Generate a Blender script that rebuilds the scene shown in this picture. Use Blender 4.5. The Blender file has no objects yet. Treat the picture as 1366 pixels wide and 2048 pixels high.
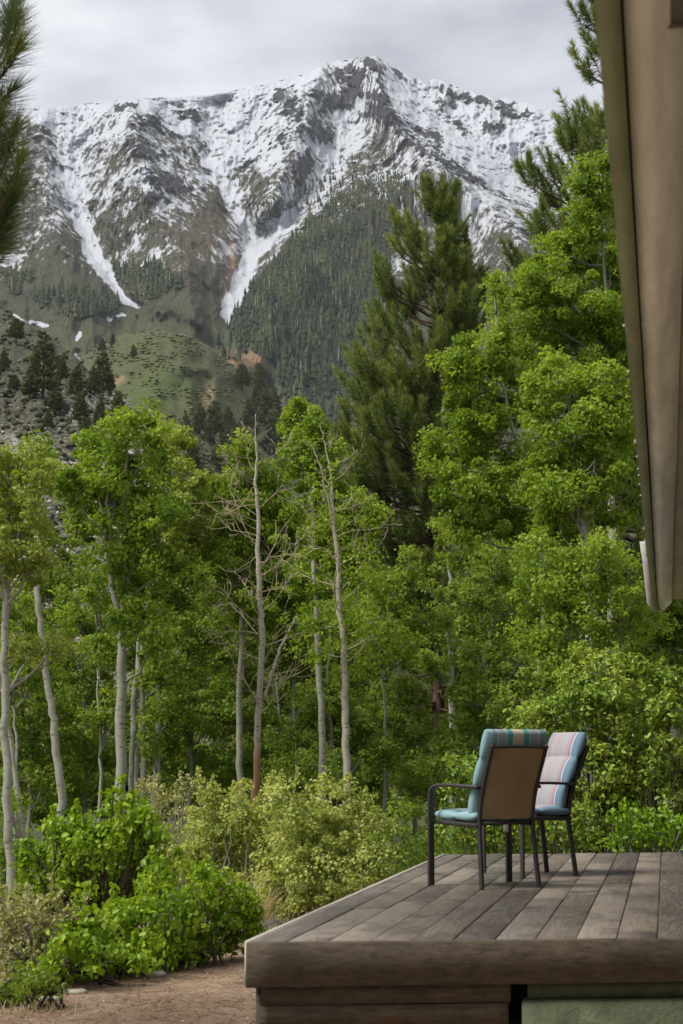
import bpy, math
import numpy as np
from mathutils import Vector, Matrix

# ------------------------------------------------------------------ camera, sky, sun, exposure
scene = bpy.context.scene
COL = scene.collection
F = 3500.0                       # focal length in photo pixels (photo 1366 x 2048)
CX, CY, HOR = 683.0, 1024.0, 1511.0
PITCH = math.atan((HOR - CY) / F)
YAW = math.atan((1332 - CX) * math.cos(PITCH) / F)
CAM = np.array([0.0, 0.0, 0.82])  # deck top is z = 0, deck boards run along +Y

cam_data = bpy.data.cameras.new('camera')
cam = bpy.data.objects.new('camera', cam_data)
COL.objects.link(cam)
cam.location = CAM
cam.rotation_euler = (math.pi / 2 + PITCH, 0, YAW)
cam_data.sensor_fit = 'VERTICAL'
cam_data.sensor_height = 36.0
cam_data.lens = F / 2048 * 36.0
cam_data.clip_start = 0.05
cam_data.clip_end = 30000
cam_data.dof.use_dof = True
cam_data.dof.focus_distance = 30.0
cam_data.dof.aperture_fstop = 8.0
scene.camera = cam

SUN_EL, SUN_AZ = math.radians(52), math.radians(-128)   # azimuth from +Y towards +X
world = bpy.data.worlds.new('World')
scene.world = world
world.use_nodes = True
wn, wl = world.node_tree.nodes, world.node_tree.links
wn.clear()
w_out = wn.new('ShaderNodeOutputWorld')
w_bg = wn.new('ShaderNodeBackground'); w_bg.inputs['Strength'].default_value = 0.1
w_sky = wn.new('ShaderNodeTexSky'); w_sky.sky_type = 'NISHITA'; w_sky.sun_disc = False
w_sky.sun_elevation = SUN_EL; w_sky.sun_rotation = SUN_AZ
w_tc = wn.new('ShaderNodeTexCoord')
w_map = wn.new('ShaderNodeMapping'); w_map.inputs['Scale'].default_value = (1, 1, 2.4)
w_n = wn.new('ShaderNodeTexNoise'); w_n.inputs['Scale'].default_value = 5.5
w_n.inputs['Detail'].default_value = 6; w_n.inputs['Roughness'].default_value = 0.52
w_n.inputs['Distortion'].default_value = 0.25
w_r = wn.new('ShaderNodeValToRGB')
w_r.color_ramp.elements[0].position = 0.36; w_r.color_ramp.elements[0].color = (2.25, 2.35, 2.65, 1)
w_r.color_ramp.elements[1].position = 0.63; w_r.color_ramp.elements[1].color = (4.4, 4.45, 4.6, 1)
w_mix = wn.new('ShaderNodeMixRGB'); w_mix.inputs['Fac'].default_value = 0.95
wl.new(w_tc.outputs['Generated'], w_map.inputs['Vector'])
wl.new(w_map.outputs['Vector'], w_n.inputs['Vector'])
wl.new(w_n.outputs['Fac'], w_r.inputs['Fac'])
wl.new(w_sky.outputs['Color'], w_mix.inputs['Color1'])
wl.new(w_r.outputs['Color'], w_mix.inputs['Color2'])
wl.new(w_mix.outputs['Color'], w_bg.inputs['Color'])
wl.new(w_bg.outputs['Background'], w_out.inputs['Surface'])

sun_d = bpy.data.lights.new('sun', 'SUN'); sun_d.energy = 2.3; sun_d.angle = math.radians(24)
sun_d.color = (1.0, 0.95, 0.87)
sun = bpy.data.objects.new('sun', sun_d); COL.objects.link(sun)
_sd = Vector((math.sin(SUN_AZ) * math.cos(SUN_EL), math.cos(SUN_AZ) * math.cos(SUN_EL), math.sin(SUN_EL)))
sun.rotation_euler = (-_sd).to_track_quat('-Z', 'Y').to_euler()
sun.location = (0, 0, 50)

scene.render.engine = 'CYCLES'
scene.view_settings.view_transform = 'Standard'
scene.view_settings.look = 'None'
scene.view_settings.gamma = 1.0
scene.view_settings.use_curve_mapping = False
scene.view_settings.exposure = 1.1
scene.cycles.use_denoising = True
scene.cycles.max_bounces = 6
scene.cycles.diffuse_bounces = 3
scene.cycles.glossy_bounces = 2
scene.cycles.transmission_bounces = 4
scene.cycles.volume_bounces = 0
scene.cycles.sample_clamp_indirect = 4.0

# ------------------------------------------------------------------ helpers
_f = np.array([-math.sin(YAW) * math.cos(PITCH), math.cos(YAW) * math.cos(PITCH), math.sin(PITCH)])
_r = np.array([math.cos(YAW), math.sin(YAW), 0.0])
_u = np.cross(_r, _f)
HF = np.array([-math.sin(YAW), math.cos(YAW), 0.0])     # horizontal forward


def ray(u, v):
    u, v = np.asarray(u, float), np.asarray(v, float)
    return _f + _r * ((u - CX) / F)[..., None] + _u * ((CY - v) / F)[..., None]


def P(u, v, D):                  # pixel at horizontal distance D
    r = ray(u, v)
    return CAM + r * (np.asarray(D, float) / (r @ HF))[..., None]


def onz(u, v, z):                # pixel on a horizontal plane
    r = ray(u, v)
    return CAM + r * ((z - CAM[2]) / r[..., 2])[..., None]


def _hash(ix, iy, seed):
    h = (ix * 374761393 + iy * 668265263 + seed * 1442695041) & 0x7fffffff
    h = ((h ^ (h >> 13)) * 1274126177) & 0x7fffffff
    h = (h ^ (h >> 16)) & 0xffff
    return h / 65535.0


def vnoise(x, y, seed=0):
    xi, yi = np.floor(x).astype(np.int64), np.floor(y).astype(np.int64)
    fx, fy = x - xi, y - yi
    fx, fy = fx * fx * fx * (fx * (fx * 6 - 15) + 10), fy * fy * fy * (fy * (fy * 6 - 15) + 10)
    a, b = _hash(xi, yi, seed), _hash(xi + 1, yi, seed)
    c, d = _hash(xi, yi + 1, seed), _hash(xi + 1, yi + 1, seed)
    return (a * (1 - fx) + b * fx) * (1 - fy) + (c * (1 - fx) + d * fx) * fy


def fbm(x, y, seed=0, octv=4, gain=0.5, ridged=False):
    s, a, t = 0, 1.0, 0.0
    for k in range(octv):
        n = vnoise(x * 2 ** k + 17.3 * k, y * 2 ** k - 9.1 * k, seed + k)
        if ridged:
            n = 1 - np.abs(2 * n - 1)
        s = s + a * n; t += a; a *= gain
    return s / t


def sstep(a, b, x):
    t = np.clip((x - a) / (b - a), 0, 1)
    return t * t * (3 - 2 * t)


def in_poly(u, v, poly):
    poly = np.asarray(poly, float)
    inside = np.zeros(np.shape(u), bool)
    j = len(poly) - 1
    for i in range(len(poly)):
        xi, yi, xj, yj = poly[i, 0], poly[i, 1], poly[j, 0], poly[j, 1]
        c = ((yi > v) != (yj > v)) & (u < (xj - xi) * (v - yi) / (yj - yi + 1e-9) + xi)
        inside ^= c
        j = i
    return inside


def line_q(U, V, pts):           # smallest distance / width to a polyline with widths (u, v, w)
    best = np.full(U.shape, 1e9)
    for (x0, y0, w0), (x1, y1, w1) in zip(pts[:-1], pts[1:]):
        dx, dy = x1 - x0, y1 - y0
        t = np.clip(((U - x0) * dx + (V - y0) * dy) / (dx * dx + dy * dy + 1e-9), 0, 1)
        q = np.hypot(U - x0 - t * dx, V - y0 - t * dy) / (w0 + t * (w1 - w0))
        best = np.minimum(best, q)
    return best


class MB:                        # collects polygons for one mesh
    def __init__(self):
        self.v, self.f, self.n, self.a = [], [], 0, []

    def add(self, verts, faces, var=None):
        verts = np.asarray(verts, float).reshape(-1, 3)
        faces = np.asarray(faces, np.int64)
        self.v.append(verts); self.f.append(faces + self.n); self.n += len(verts)
        self.a.append(np.full(len(verts), 0.5) if var is None else np.broadcast_to(np.asarray(var, float), (len(verts),)))

    def tube(self, pts, rad, sides=6, var=None, cap=True):
        pts = np.asarray(pts, float); rad = np.broadcast_to(np.asarray(rad, float), (len(pts),))
        tan = np.gradient(pts, axis=0); tan /= np.linalg.norm(tan, axis=1)[:, None] + 1e-12
        ref = np.array([0.31, 0.17, 0.93]) if abs(tan[0][2]) < 0.8 else np.array([0.9, 0.35, 0.1])
        n1 = np.cross(tan, ref); n1 /= np.linalg.norm(n1, axis=1)[:, None] + 1e-12
        n2 = np.cross(tan, n1)
        th = np.arange(sides) * 2 * math.pi / sides
        ring = n1[:, None, :] * np.cos(th)[None, :, None] + n2[:, None, :] * np.sin(th)[None, :, None]
        vv = (pts[:, None, :] + ring * rad[:, None, None]).reshape(-1, 3)
        k = len(pts)
        i, j = np.meshgrid(np.arange(k - 1), np.arange(sides), indexing='ij')
        j2 = (j + 1) % sides
        ff = np.stack([i * sides + j, i * sides + j2, (i + 1) * sides + j2, (i + 1) * sides + j], -1).reshape(-1, 4)
        self.add(vv, ff, var)
        if cap and sides == 4:
            b = self.n - len(vv)
            self.f.append(np.array([[b + 3, b + 2, b + 1, b], [b + (k - 1) * 4 + q for q in range(4)]]))
        elif cap:
            for e, order in ((0, range(sides - 1, -1, -1)), (k - 1, range(sides))):
                self.f.append(np.array([[self.n - len(vv) + e * sides + q for q in order]]))

    def box(self, lo, hi):
        (x0, y0, z0), (x1, y1, z1) = lo, hi
        self.prism([(x0, y0), (x1, y0), (x1, y1), (x0, y1)], z0, z1)

    def prism(self, poly, z0, z1):   # polygon in xy, counter-clockwise
        k = len(poly)
        v = [(x, y, z0) for x, y in poly] + [(x, y, z1) for x, y in poly]
        b = self.n
        self.add(v, [[i, (i + 1) % k, k + (i + 1) % k, k + i] for i in range(k)])
        self.f.append(np.array([[b + i for i in range(k - 1, -1, -1)]]))
        self.f.append(np.array([[b + k + i for i in range(k)]]))

    def mesh(self, name, smooth=False, var=True):
        v = np.concatenate(self.v)
        me = bpy.data.meshes.new(name)
        me.vertices.add(len(v)); me.vertices.foreach_set('co', v.astype(np.float32).ravel())
        idx = np.concatenate([f.ravel() for f in self.f]).astype(np.int32)
        tot = np.concatenate([np.full(len(f), f.shape[1]) for f in self.f])
        st = np.concatenate([[0], np.cumsum(tot)[:-1]]).astype(np.int32)
        me.loops.add(len(idx)); me.loops.foreach_set('vertex_index', idx)
        me.polygons.add(len(tot)); me.polygons.foreach_set('loop_start', st)
        if smooth:
            me.polygons.foreach_set('use_smooth', np.ones(len(tot), bool))
        me.update(calc_edges=True)
        if var:
            at = me.attributes.new('var', 'FLOAT', 'POINT')
            at.data.foreach_set('value', np.concatenate(self.a).astype(np.float32))
        return me


def obj(name, me, mat, parent=None, loc=None, kind=None):
    o = bpy.data.objects.new(name, me)
    COL.objects.link(o)
    if mat is not None and len(me.materials) == 0:
        me.materials.append(mat)
    if parent is not None:
        o.parent = parent
    if loc is not None:
        o.location = loc
    if kind:
        o['kind'] = kind
    return o


def tag(o, label, cat, group=None):
    o['label'] = label; o['category'] = cat
    if group:
        o['group'] = group
    return o


def thing(name, label, cat, loc=(0, 0, 0), group=None, rz=0):
    o = bpy.data.objects.new(name, None); COL.objects.link(o)
    o.empty_display_size = 0.2
    o.location = Vector(loc); o.rotation_euler = (0, 0, rz)
    return tag(o, label, cat, group)


def build(mb, name, mat, parent=None, origin=None, smooth=False, kind=None):
    if origin is not None:
        mb.v = [v - np.asarray(origin, float) for v in mb.v]
    return obj(name, mb.mesh(name, smooth), mat, parent, kind=kind)


# ---- node material helper
class Mat:
    def __init__(self, name, rough=0.8, spec=0.3):
        self.m = bpy.data.materials.new(name); self.m.use_nodes = True
        self.t = self.m.node_tree; self.n = self.t.nodes; self.l = self.t.links
        self.b = self.n['Principled BSDF']
        self.b.inputs['Roughness'].default_value = rough
        self.b.inputs['Specular IOR Level'].default_value = spec

    def node(self, typ, **kw):
        nd = self.n.new(typ)
        for k, v in kw.items():
            setattr(nd, k, v)
        return nd

    def put(self, sock, val):
        if isinstance(val, bpy.types.NodeSocket):
            self.l.new(val, sock)
        else:
            sock.default_value = val

    def coord(self, kind='Object', scale=(1, 1, 1), rot=(0, 0, 0), attr=None):
        if attr:
            a = self.node('ShaderNodeAttribute', attribute_name=attr); src = a.outputs['Vector']
        else:
            src = self.node('ShaderNodeTexCoord').outputs[kind]
        mp = self.node('ShaderNodeMapping')
        mp.inputs['Scale'].default_value = scale; mp.inputs['Rotation'].default_value = rot
        self.l.new(src, mp.inputs['Vector'])
        return mp.outputs['Vector']

    def noise(self, vec, scale, detail=4, rough=0.55, dist=0.0):
        nd = self.node('ShaderNodeTexNoise')
        nd.inputs['Scale'].default_value = scale; nd.inputs['Detail'].default_value = detail
        nd.inputs['Roughness'].default_value = rough; nd.inputs['Distortion'].default_value = dist
        self.l.new(vec, nd.inputs['Vector'])
        return nd.outputs['Fac']

    def attr(self, name, out='Fac'):
        return self.node('ShaderNodeAttribute', attribute_name=name).outputs[out]

    def math(self, op, a, b=0.0, c=None, clamp=False):
        nd = self.node('ShaderNodeMath', operation=op, use_clamp=clamp)
        self.put(nd.inputs[0], a); self.put(nd.inputs[1], b)
        if c is not None:
            self.put(nd.inputs[2], c)
        return nd.outputs[0]

    def ramp(self, fac, stops, interp='LINEAR'):
        nd = self.node('ShaderNodeValToRGB'); cr = nd.color_ramp; cr.interpolation = interp
        while len(cr.elements) < len(stops):
            cr.elements.new(0.5)
        for e, (p, c) in zip(cr.elements, stops):
            e.position = p; e.color = (*c, 1) if len(c) == 3 else c
        self.put(nd.inputs['Fac'], fac)
        return nd.outputs['Color']

    def mix(self, fac, a, b, mode='MIX'):
        nd = self.node('ShaderNodeMixRGB', blend_type=mode)
        self.put(nd.inputs['Fac'], fac)
        for s, x in ((nd.inputs['Color1'], a), (nd.inputs['Color2'], b)):
            self.put(s, x if isinstance(x, bpy.types.NodeSocket) else (*x, 1))
        return nd.outputs['Color']

    def color(self, c):
        self.put(self.b.inputs['Base Color'], c if isinstance(c, bpy.types.NodeSocket) else (*c, 1))
        return self

    def bump(self, h, strength=0.4, dist=0.01):
        nd = self.node('ShaderNodeBump')
        nd.inputs['Strength'].default_value = strength; nd.inputs['Distance'].default_value = dist
        self.l.new(h, nd.inputs['Height']); self.l.new(nd.outputs['Normal'], self.b.inputs['Normal'])
        return self

    def translucent(self, col, fac):
        tr = self.node('ShaderNodeBsdfTranslucent'); self.put(tr.inputs['Color'], col)
        mx = self.node('ShaderNodeMixShader'); mx.inputs['Fac'].default_value = fac
        out = self.n['Material Output']
        self.l.new(self.b.outputs['BSDF'], mx.inputs[1]); self.l.new(tr.outputs['BSDF'], mx.inputs[2])
        self.l.new(mx.outputs['Shader'], out.inputs['Surface'])
        return self


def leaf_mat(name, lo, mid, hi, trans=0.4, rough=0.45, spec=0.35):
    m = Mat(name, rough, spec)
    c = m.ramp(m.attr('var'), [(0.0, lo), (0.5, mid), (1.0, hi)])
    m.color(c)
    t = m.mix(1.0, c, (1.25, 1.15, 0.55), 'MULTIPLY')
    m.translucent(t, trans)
    return m.m


# ------------------------------------------------------------------ materials
def bark_aspen(name, base, dark, brown=False):
    m = Mat(name, 0.8, 0.2)
    v = m.coord('Object', (1, 1, 0.35))
    n = m.noise(m.coord('Object', (6, 6, 22)), 1.6, 4, 0.6)
    n2 = m.noise(v, 3.0, 5, 0.6)
    c = m.ramp(n, [(0.32, dark), (0.43, base), (0.8, tuple(min(1, x * 1.15) for x in base))])
    c = m.mix(m.math('MULTIPLY', n2, 0.6), c, tuple(x * 0.62 for x in base))
    if brown:
        z = m.node('ShaderNodeSeparateXYZ'); m.l.new(m.node('ShaderNodeTexCoord').outputs['Object'], z.inputs[0])
        k = m.math('ADD', m.math('MULTIPLY', z.outputs['Z'], -2.2), m.math('ADD', m.math('MULTIPLY', n2, 1.5), 4.4), clamp=True)
        c = m.mix(k, c, (0.27, 0.15, 0.08))
    m.color(c).bump(n, 0.4, 0.01)
    return m.m


M = {}
M['aspen_bark'] = bark_aspen('aspen_bark', (0.3, 0.3, 0.235), (0.06, 0.055, 0.045))
M['dead_bark2'] = bark_aspen('dead_bark2', (0.36, 0.33, 0.26), (0.07, 0.055, 0.04))
M['dead_bark'] = bark_aspen('dead_bark', (0.44, 0.4, 0.32), (0.07, 0.055, 0.04), True)
M['twig_pale'] = Mat('twig_pale', 0.85, 0.15).color((0.42, 0.34, 0.24)).m
M['twig_grey'] = Mat('twig_grey', 0.85, 0.15).color((0.24, 0.22, 0.18)).m
M['twig_dark'] = Mat('twig_dark', 0.9, 0.1).color((0.07, 0.055, 0.04)).m


def _pine_bark():
    m = Mat('pine_bark', 0.9, 0.15)
    n = m.noise(m.coord('Object', (7, 7, 1.6)), 1.5, 5, 0.65)
    m.color(m.ramp(n, [(0.3, (0.03, 0.023, 0.02)), (0.55, (0.1, 0.065, 0.05)), (0.75, (0.2, 0.12, 0.08))])).bump(n, 0.8, 0.03)
    return m.m


M['pine_bark'] = _pine_bark()
M['aspen_leaf'] = leaf_mat('aspen_leaf', (0.085, 0.16, 0.018), (0.2, 0.31, 0.03), (0.35, 0.45, 0.07), 0.5, 0.5, 0.2)
M['aspen_leaf_yellow'] = leaf_mat('aspen_leaf_yellow', (0.13, 0.18, 0.03), (0.26, 0.33, 0.055), (0.42, 0.47, 0.14), 0.45, 0.5, 0.2)
M['willow_leaf'] = leaf_mat('willow_leaf', (0.085, 0.15, 0.02), (0.18, 0.275, 0.036), (0.31, 0.39, 0.075), 0.5, 0.5, 0.2)
M['bush_leaf'] = leaf_mat('bush_leaf', (0.075, 0.165, 0.01), (0.18, 0.32, 0.016), (0.32, 0.45, 0.035), 0.4, 0.42, 0.35)
M['right_bush_leaf'] = leaf_mat('right_bush_leaf', (0.055, 0.115, 0.016), (0.16, 0.275, 0.03), (0.4, 0.48, 0.09), 0.38, 0.42, 0.35)
M['yellow_leaf'] = leaf_mat('yellow_leaf', (0.15, 0.195, 0.045), (0.31, 0.385, 0.09), (0.53, 0.57, 0.2), 0.42, 0.55, 0.2)
M['sage_leaf'] = leaf_mat('sage_leaf', (0.17, 0.19, 0.08), (0.32, 0.34, 0.13), (0.5, 0.48, 0.24), 0.35, 0.6)
M['needle'] = leaf_mat('needle', (0.055, 0.09, 0.024), (0.14, 0.195, 0.05), (0.28, 0.32, 0.09), 0.3, 0.4, 0.3)
M['needle_near'] = leaf_mat('needle_near', (0.03, 0.06, 0.018), (0.085, 0.125, 0.028), (0.21, 0.2, 0.045), 0.3, 0.35, 0.4)
M['grass'] = leaf_mat('grass', (0.06, 0.13, 0.02), (0.14, 0.26, 0.04), (0.3, 0.4, 0.1), 0.35, 0.5)
M['dry_grass'] = leaf_mat('dry_grass', (0.2, 0.16, 0.09), (0.4, 0.34, 0.2), (0.55, 0.52, 0.34), 0.3, 0.6)
M['far_conifer'] = leaf_mat('far_conifer', (0.014, 0.026, 0.018), (0.034, 0.05, 0.024), (0.085, 0.09, 0.03), 0.1, 0.7, 0.1)
M['hill_needle'] = leaf_mat('hill_needle', (0.06, 0.078, 0.036), (0.12, 0.142, 0.06), (0.21, 0.215, 0.09), 0.15, 0.6, 0.15)
M['snag'] = Mat('snag', 0.9, 0.1).color((0.36, 0.34, 0.32)).m


# ------------------------------------------------------------------ terrain
def grid_terrain(name, us, top, bot, rows, Dfun, mat, attrs=None, back=None, tpow=1.0):
    """sheet of ground seen from the valley: columns us, rows from crest to foot; back = far side of the crest"""
    t = np.linspace(0, 1, rows) ** tpow
    U = np.repeat(us[None, :], rows, 0)
    V = top[None, :] + (bot - top)[None, :] * t[:, None]
    D, extra = Dfun(U, V)
    pts = P(U, V, D)
    allp = pts
    nb = 0
    if back:
        crest = pts[0]
        dirs = crest - CAM; dirs[:, 2] = 0; dirs /= np.linalg.norm(dirs, axis=1)[:, None]
        rowsb = []
        for dd, drop in back[::-1]:
            q = crest + dirs * dd; q[:, 2] = crest[:, 2] * (1 - drop); rowsb.append(q)
        nb = len(rowsb)
        allp = np.concatenate([np.stack(rowsb), pts], 0)
    R, C = allp.shape[:2]
    i, j = np.meshgrid(np.arange(R - 1), np.arange(C - 1), indexing='ij')
    ff = np.stack([i * C + j, (i + 1) * C + j, (i + 1) * C + j + 1, i * C + j + 1], -1).reshape(-1, 4)
    mb = MB(); mb.add(allp.reshape(-1, 3), ff)
    me = mb.mesh(name, smooth=True, var=False)
    for an, arr in (extra or {}).items():
        if nb:
            arr = np.concatenate([np.repeat(arr[:1], nb, 0), arr], 0)
        if arr.ndim == 3 and arr.shape[2] == 4:
            at = me.attributes.new(an, 'FLOAT_COLOR', 'POINT'); at.data.foreach_set('color', arr.astype(np.float32).ravel())
        else:
            at = me.attributes.new(an, 'FLOAT_VECTOR', 'POINT'); at.data.foreach_set('vector', arr.astype(np.float32).ravel())
    o = obj(name, me, mat, kind='structure')
    return o, U, V, pts


# ---- mountain layout (photo pixels)
RIDGE = np.array([(-900, 330), (-400, 285), (-100, 238), (0, 222), (60, 216), (130, 212), (240, 199), (330, 196), (410, 190),
                  (480, 178), (545, 165), (600, 150), (640, 133), (690, 118), (720, 114), (752, 113), (775, 127), (800, 140),
                  (820, 156), (835, 153), (850, 166), (870, 160), (890, 165), (930, 180), (965, 188), (1000, 196), (1050, 208),
                  (1085, 216), (1130, 226), (1250, 262), (1500, 360), (2200, 560)], float)
G1 = [(118, 225, 34), (128, 260, 22), (134, 310, 17), (140, 360, 15), (150, 400, 19), (165, 450, 17), (185, 510, 19), (215, 560, 12), (250, 598, 9), (275, 612, 4)]
G2 = [(430, 215, 40), (448, 280, 26), (415, 318, 13), (440, 350, 14), (462, 385, 16), (474, 420, 15), (490, 455, 12), (515, 468, 10)]
G3 = [(700, 250, 26), (655, 360, 13), (600, 412, 10), (560, 450, 13), (525, 478, 18), (500, 515, 19), (482, 560, 20), (462, 600, 19), (456, 632, 14), (458, 652, 5)]
G4 = [(30, 628, 1.5), (60, 641, 2.5), (100, 649, 3)]
G5 = [(158, 664, 4), (150, 674, 6), (148, 688, 2)]
G6 = [(215, 640, 3), (245, 625, 3)]
G7 = [(155, 715, 3), (170, 725, 3)]
RIBS = [([(80, 230, 50), (100, 400, 45), (130, 520, 40), (150, 610, 50)], 120),
        ([(255, 200, 50), (280, 300, 70), (310, 420, 80), (345, 490, 85), (380, 580, 80), (390, 650, 70)], 230),
        ([(640, 135, 40), (600, 260, 45), (560, 360, 45), (525, 430, 30)], 150),
        ([(745, 118, 30), (765, 200, 35), (800, 265, 45), (880, 330, 55), (1000, 430, 70), (1090, 560, 90)], 260),
        ([(850, 350, 60), (750, 390, 80), (640, 480, 80), (560, 600, 80), (520, 700, 80)], 210)]
CUTS = [(G1, 110, 3.0), (G2, 110, 2.6), (G3, 140, 2.6), ([(840, 170, 30), (900, 250, 60), (1010, 330, 70), (1100, 400, 60)], 110, 1.0),
        ([(330, 640, 20), (430, 690, 25), (520, 800, 30)], 90, 1.0)]
FOREST = [
    ([(455, 660), (500, 590), (560, 510), (610, 450), (680, 395), (740, 360), (800, 342), (822, 360), (800, 420), (780, 520), (770, 640), (760, 760), (690, 800), (620, 745), (560, 740), (500, 700)], 1.0, 4600),
    ([(222, 520), (245, 545), (300, 525), (330, 550), (362, 580), (300, 606), (265, 598), (235, 570)], 1.0, 210),
    ([(60, 590), (130, 580), (240, 600), (235, 640), (140, 640), (80, 620)], 0.9, 210),
    ([(190, 440), (260, 370), (290, 395), (320, 450), (250, 500), (215, 515)], 0.35, 130),
    ([(490, 400), (520, 360), (590, 350), (620, 380), (560, 430), (510, 450)], 0.3, 120),
    ([(0, 560), (60, 530), (70, 580), (20, 600)], 0.4, 50),
    ([(590, 400), (680, 320), (760, 300), (800, 342), (700, 390), (620, 440)], 0.25, 300),
    ([(430, 690), (470, 670), (500, 700), (480, 730), (440, 720)], 0.4, 30),
    ([(545, 730), (700, 760), (700, 860), (590, 860)], 0.6, 160),
]
ROCKS = [(632, 258, 46, 26, .4), (590, 215, 22, 30, .6), (560, 190, 34, 16, -.35), (565, 282, 16, 16, 0), (610, 330, 26, 36, .3),
         (700, 150, 40, 20, .2), (745, 130, 30, 16, .4), (680, 190, 50, 18, -.3), (640, 185, 22, 14, 0), (770, 225, 46, 22, .55),
         (740, 190, 38, 14, .4), (860, 275, 50, 10, .72), (800, 145, 22, 10, .7), (905, 185, 48, 12, .35), (960, 200, 32, 12, .3),
         (895, 210, 18, 12, -.3), (1010, 215, 26, 14, .3), (1050, 222, 22, 12, .2), (1000, 250, 12, 22, .3), (870, 200, 16, 8, 0),
         (250, 212, 34, 12, -.1), (300, 240, 22, 14, .2), (385, 228, 30, 16, .1), (290, 300, 40, 16, .3), (440, 240, 12, 10, 0),
         (455, 255, 8, 14, 0), (420, 300, 26, 12, .4), (345, 370, 50, 20, .3), (310, 390, 40, 14, -.2), (1040, 190, 40, 8, .2),
         (985, 255, 30, 12, .5), (920, 250, 30, 10, .6), (660, 215, 26, 9, -.5), (715, 235, 26, 9, -.5)]


ZONES = [([(-100, 245), (60, 240), (112, 255), (122, 420), (165, 500), (190, 560), (-100, 560)], .43),
         ([(165, 300), (230, 235), (300, 228), (400, 238), (412, 300), (440, 360), (462, 410), (492, 470), (470, 520), (330, 470), (215, 530), (180, 450), (160, 380)], .48),
         ([(190, 400), (420, 400), (480, 470), (440, 560), (250, 560)], .42),
         ([(478, 330), (540, 262), (600, 250), (650, 300), (640, 365), (560, 440), (510, 458)], .44),
         ([(520, 200), (560, 165), (700, 118), (765, 125), (790, 240), (690, 330), (620, 250), (560, 260)], .6),
         ([(745, 205), (800, 225), (870, 285), (1000, 390), (1080, 520), (1080, 600), (820, 600), (820, 350), (700, 365), (690, 320)], .49),
         ([(830, 420), (1080, 470), (1080, 620), (820, 620)], .36)]
FIELDS = [(100, 235, 60, 16, 0), (132, 290, 16, 60, 0), (200, 225, 50, 12, 0), (340, 210, 90, 10, -.05), (450, 265, 26, 55, .2), (500, 215, 40, 24, -.3),
          (540, 235, 34, 26, -.5), (590, 168, 50, 12, -.3), (520, 300, 22, 30, .5), (640, 310, 18, 40, .4), (690, 290, 36, 22, -.5), (700, 225, 30, 16, -.4),
          (660, 340, 30, 22, -.6), (840, 225, 20, 44, -.5), (900, 265, 46, 30, .6), (960, 300, 60, 36, .5), (1040, 290, 50, 46, .3), (430, 340, 16, 20, .6),
          (545, 320, 14, 40, .6), (610, 290, 12, 26, .5), (180, 260, 30, 20, .2), (360, 250, 30, 12, .2), (1000, 340, 50, 26, .6), (800, 200, 14, 30, -.4)]


def D0(v):
    return np.interp(v, [80, 113, 200, 300, 400, 500, 600, 700, 800, 900, 1000, 1200, 1500],
                     [4400, 4250, 3850, 3480, 3120, 2800, 2500, 2230, 1960, 1700, 1450, 1000, 620])


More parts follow.
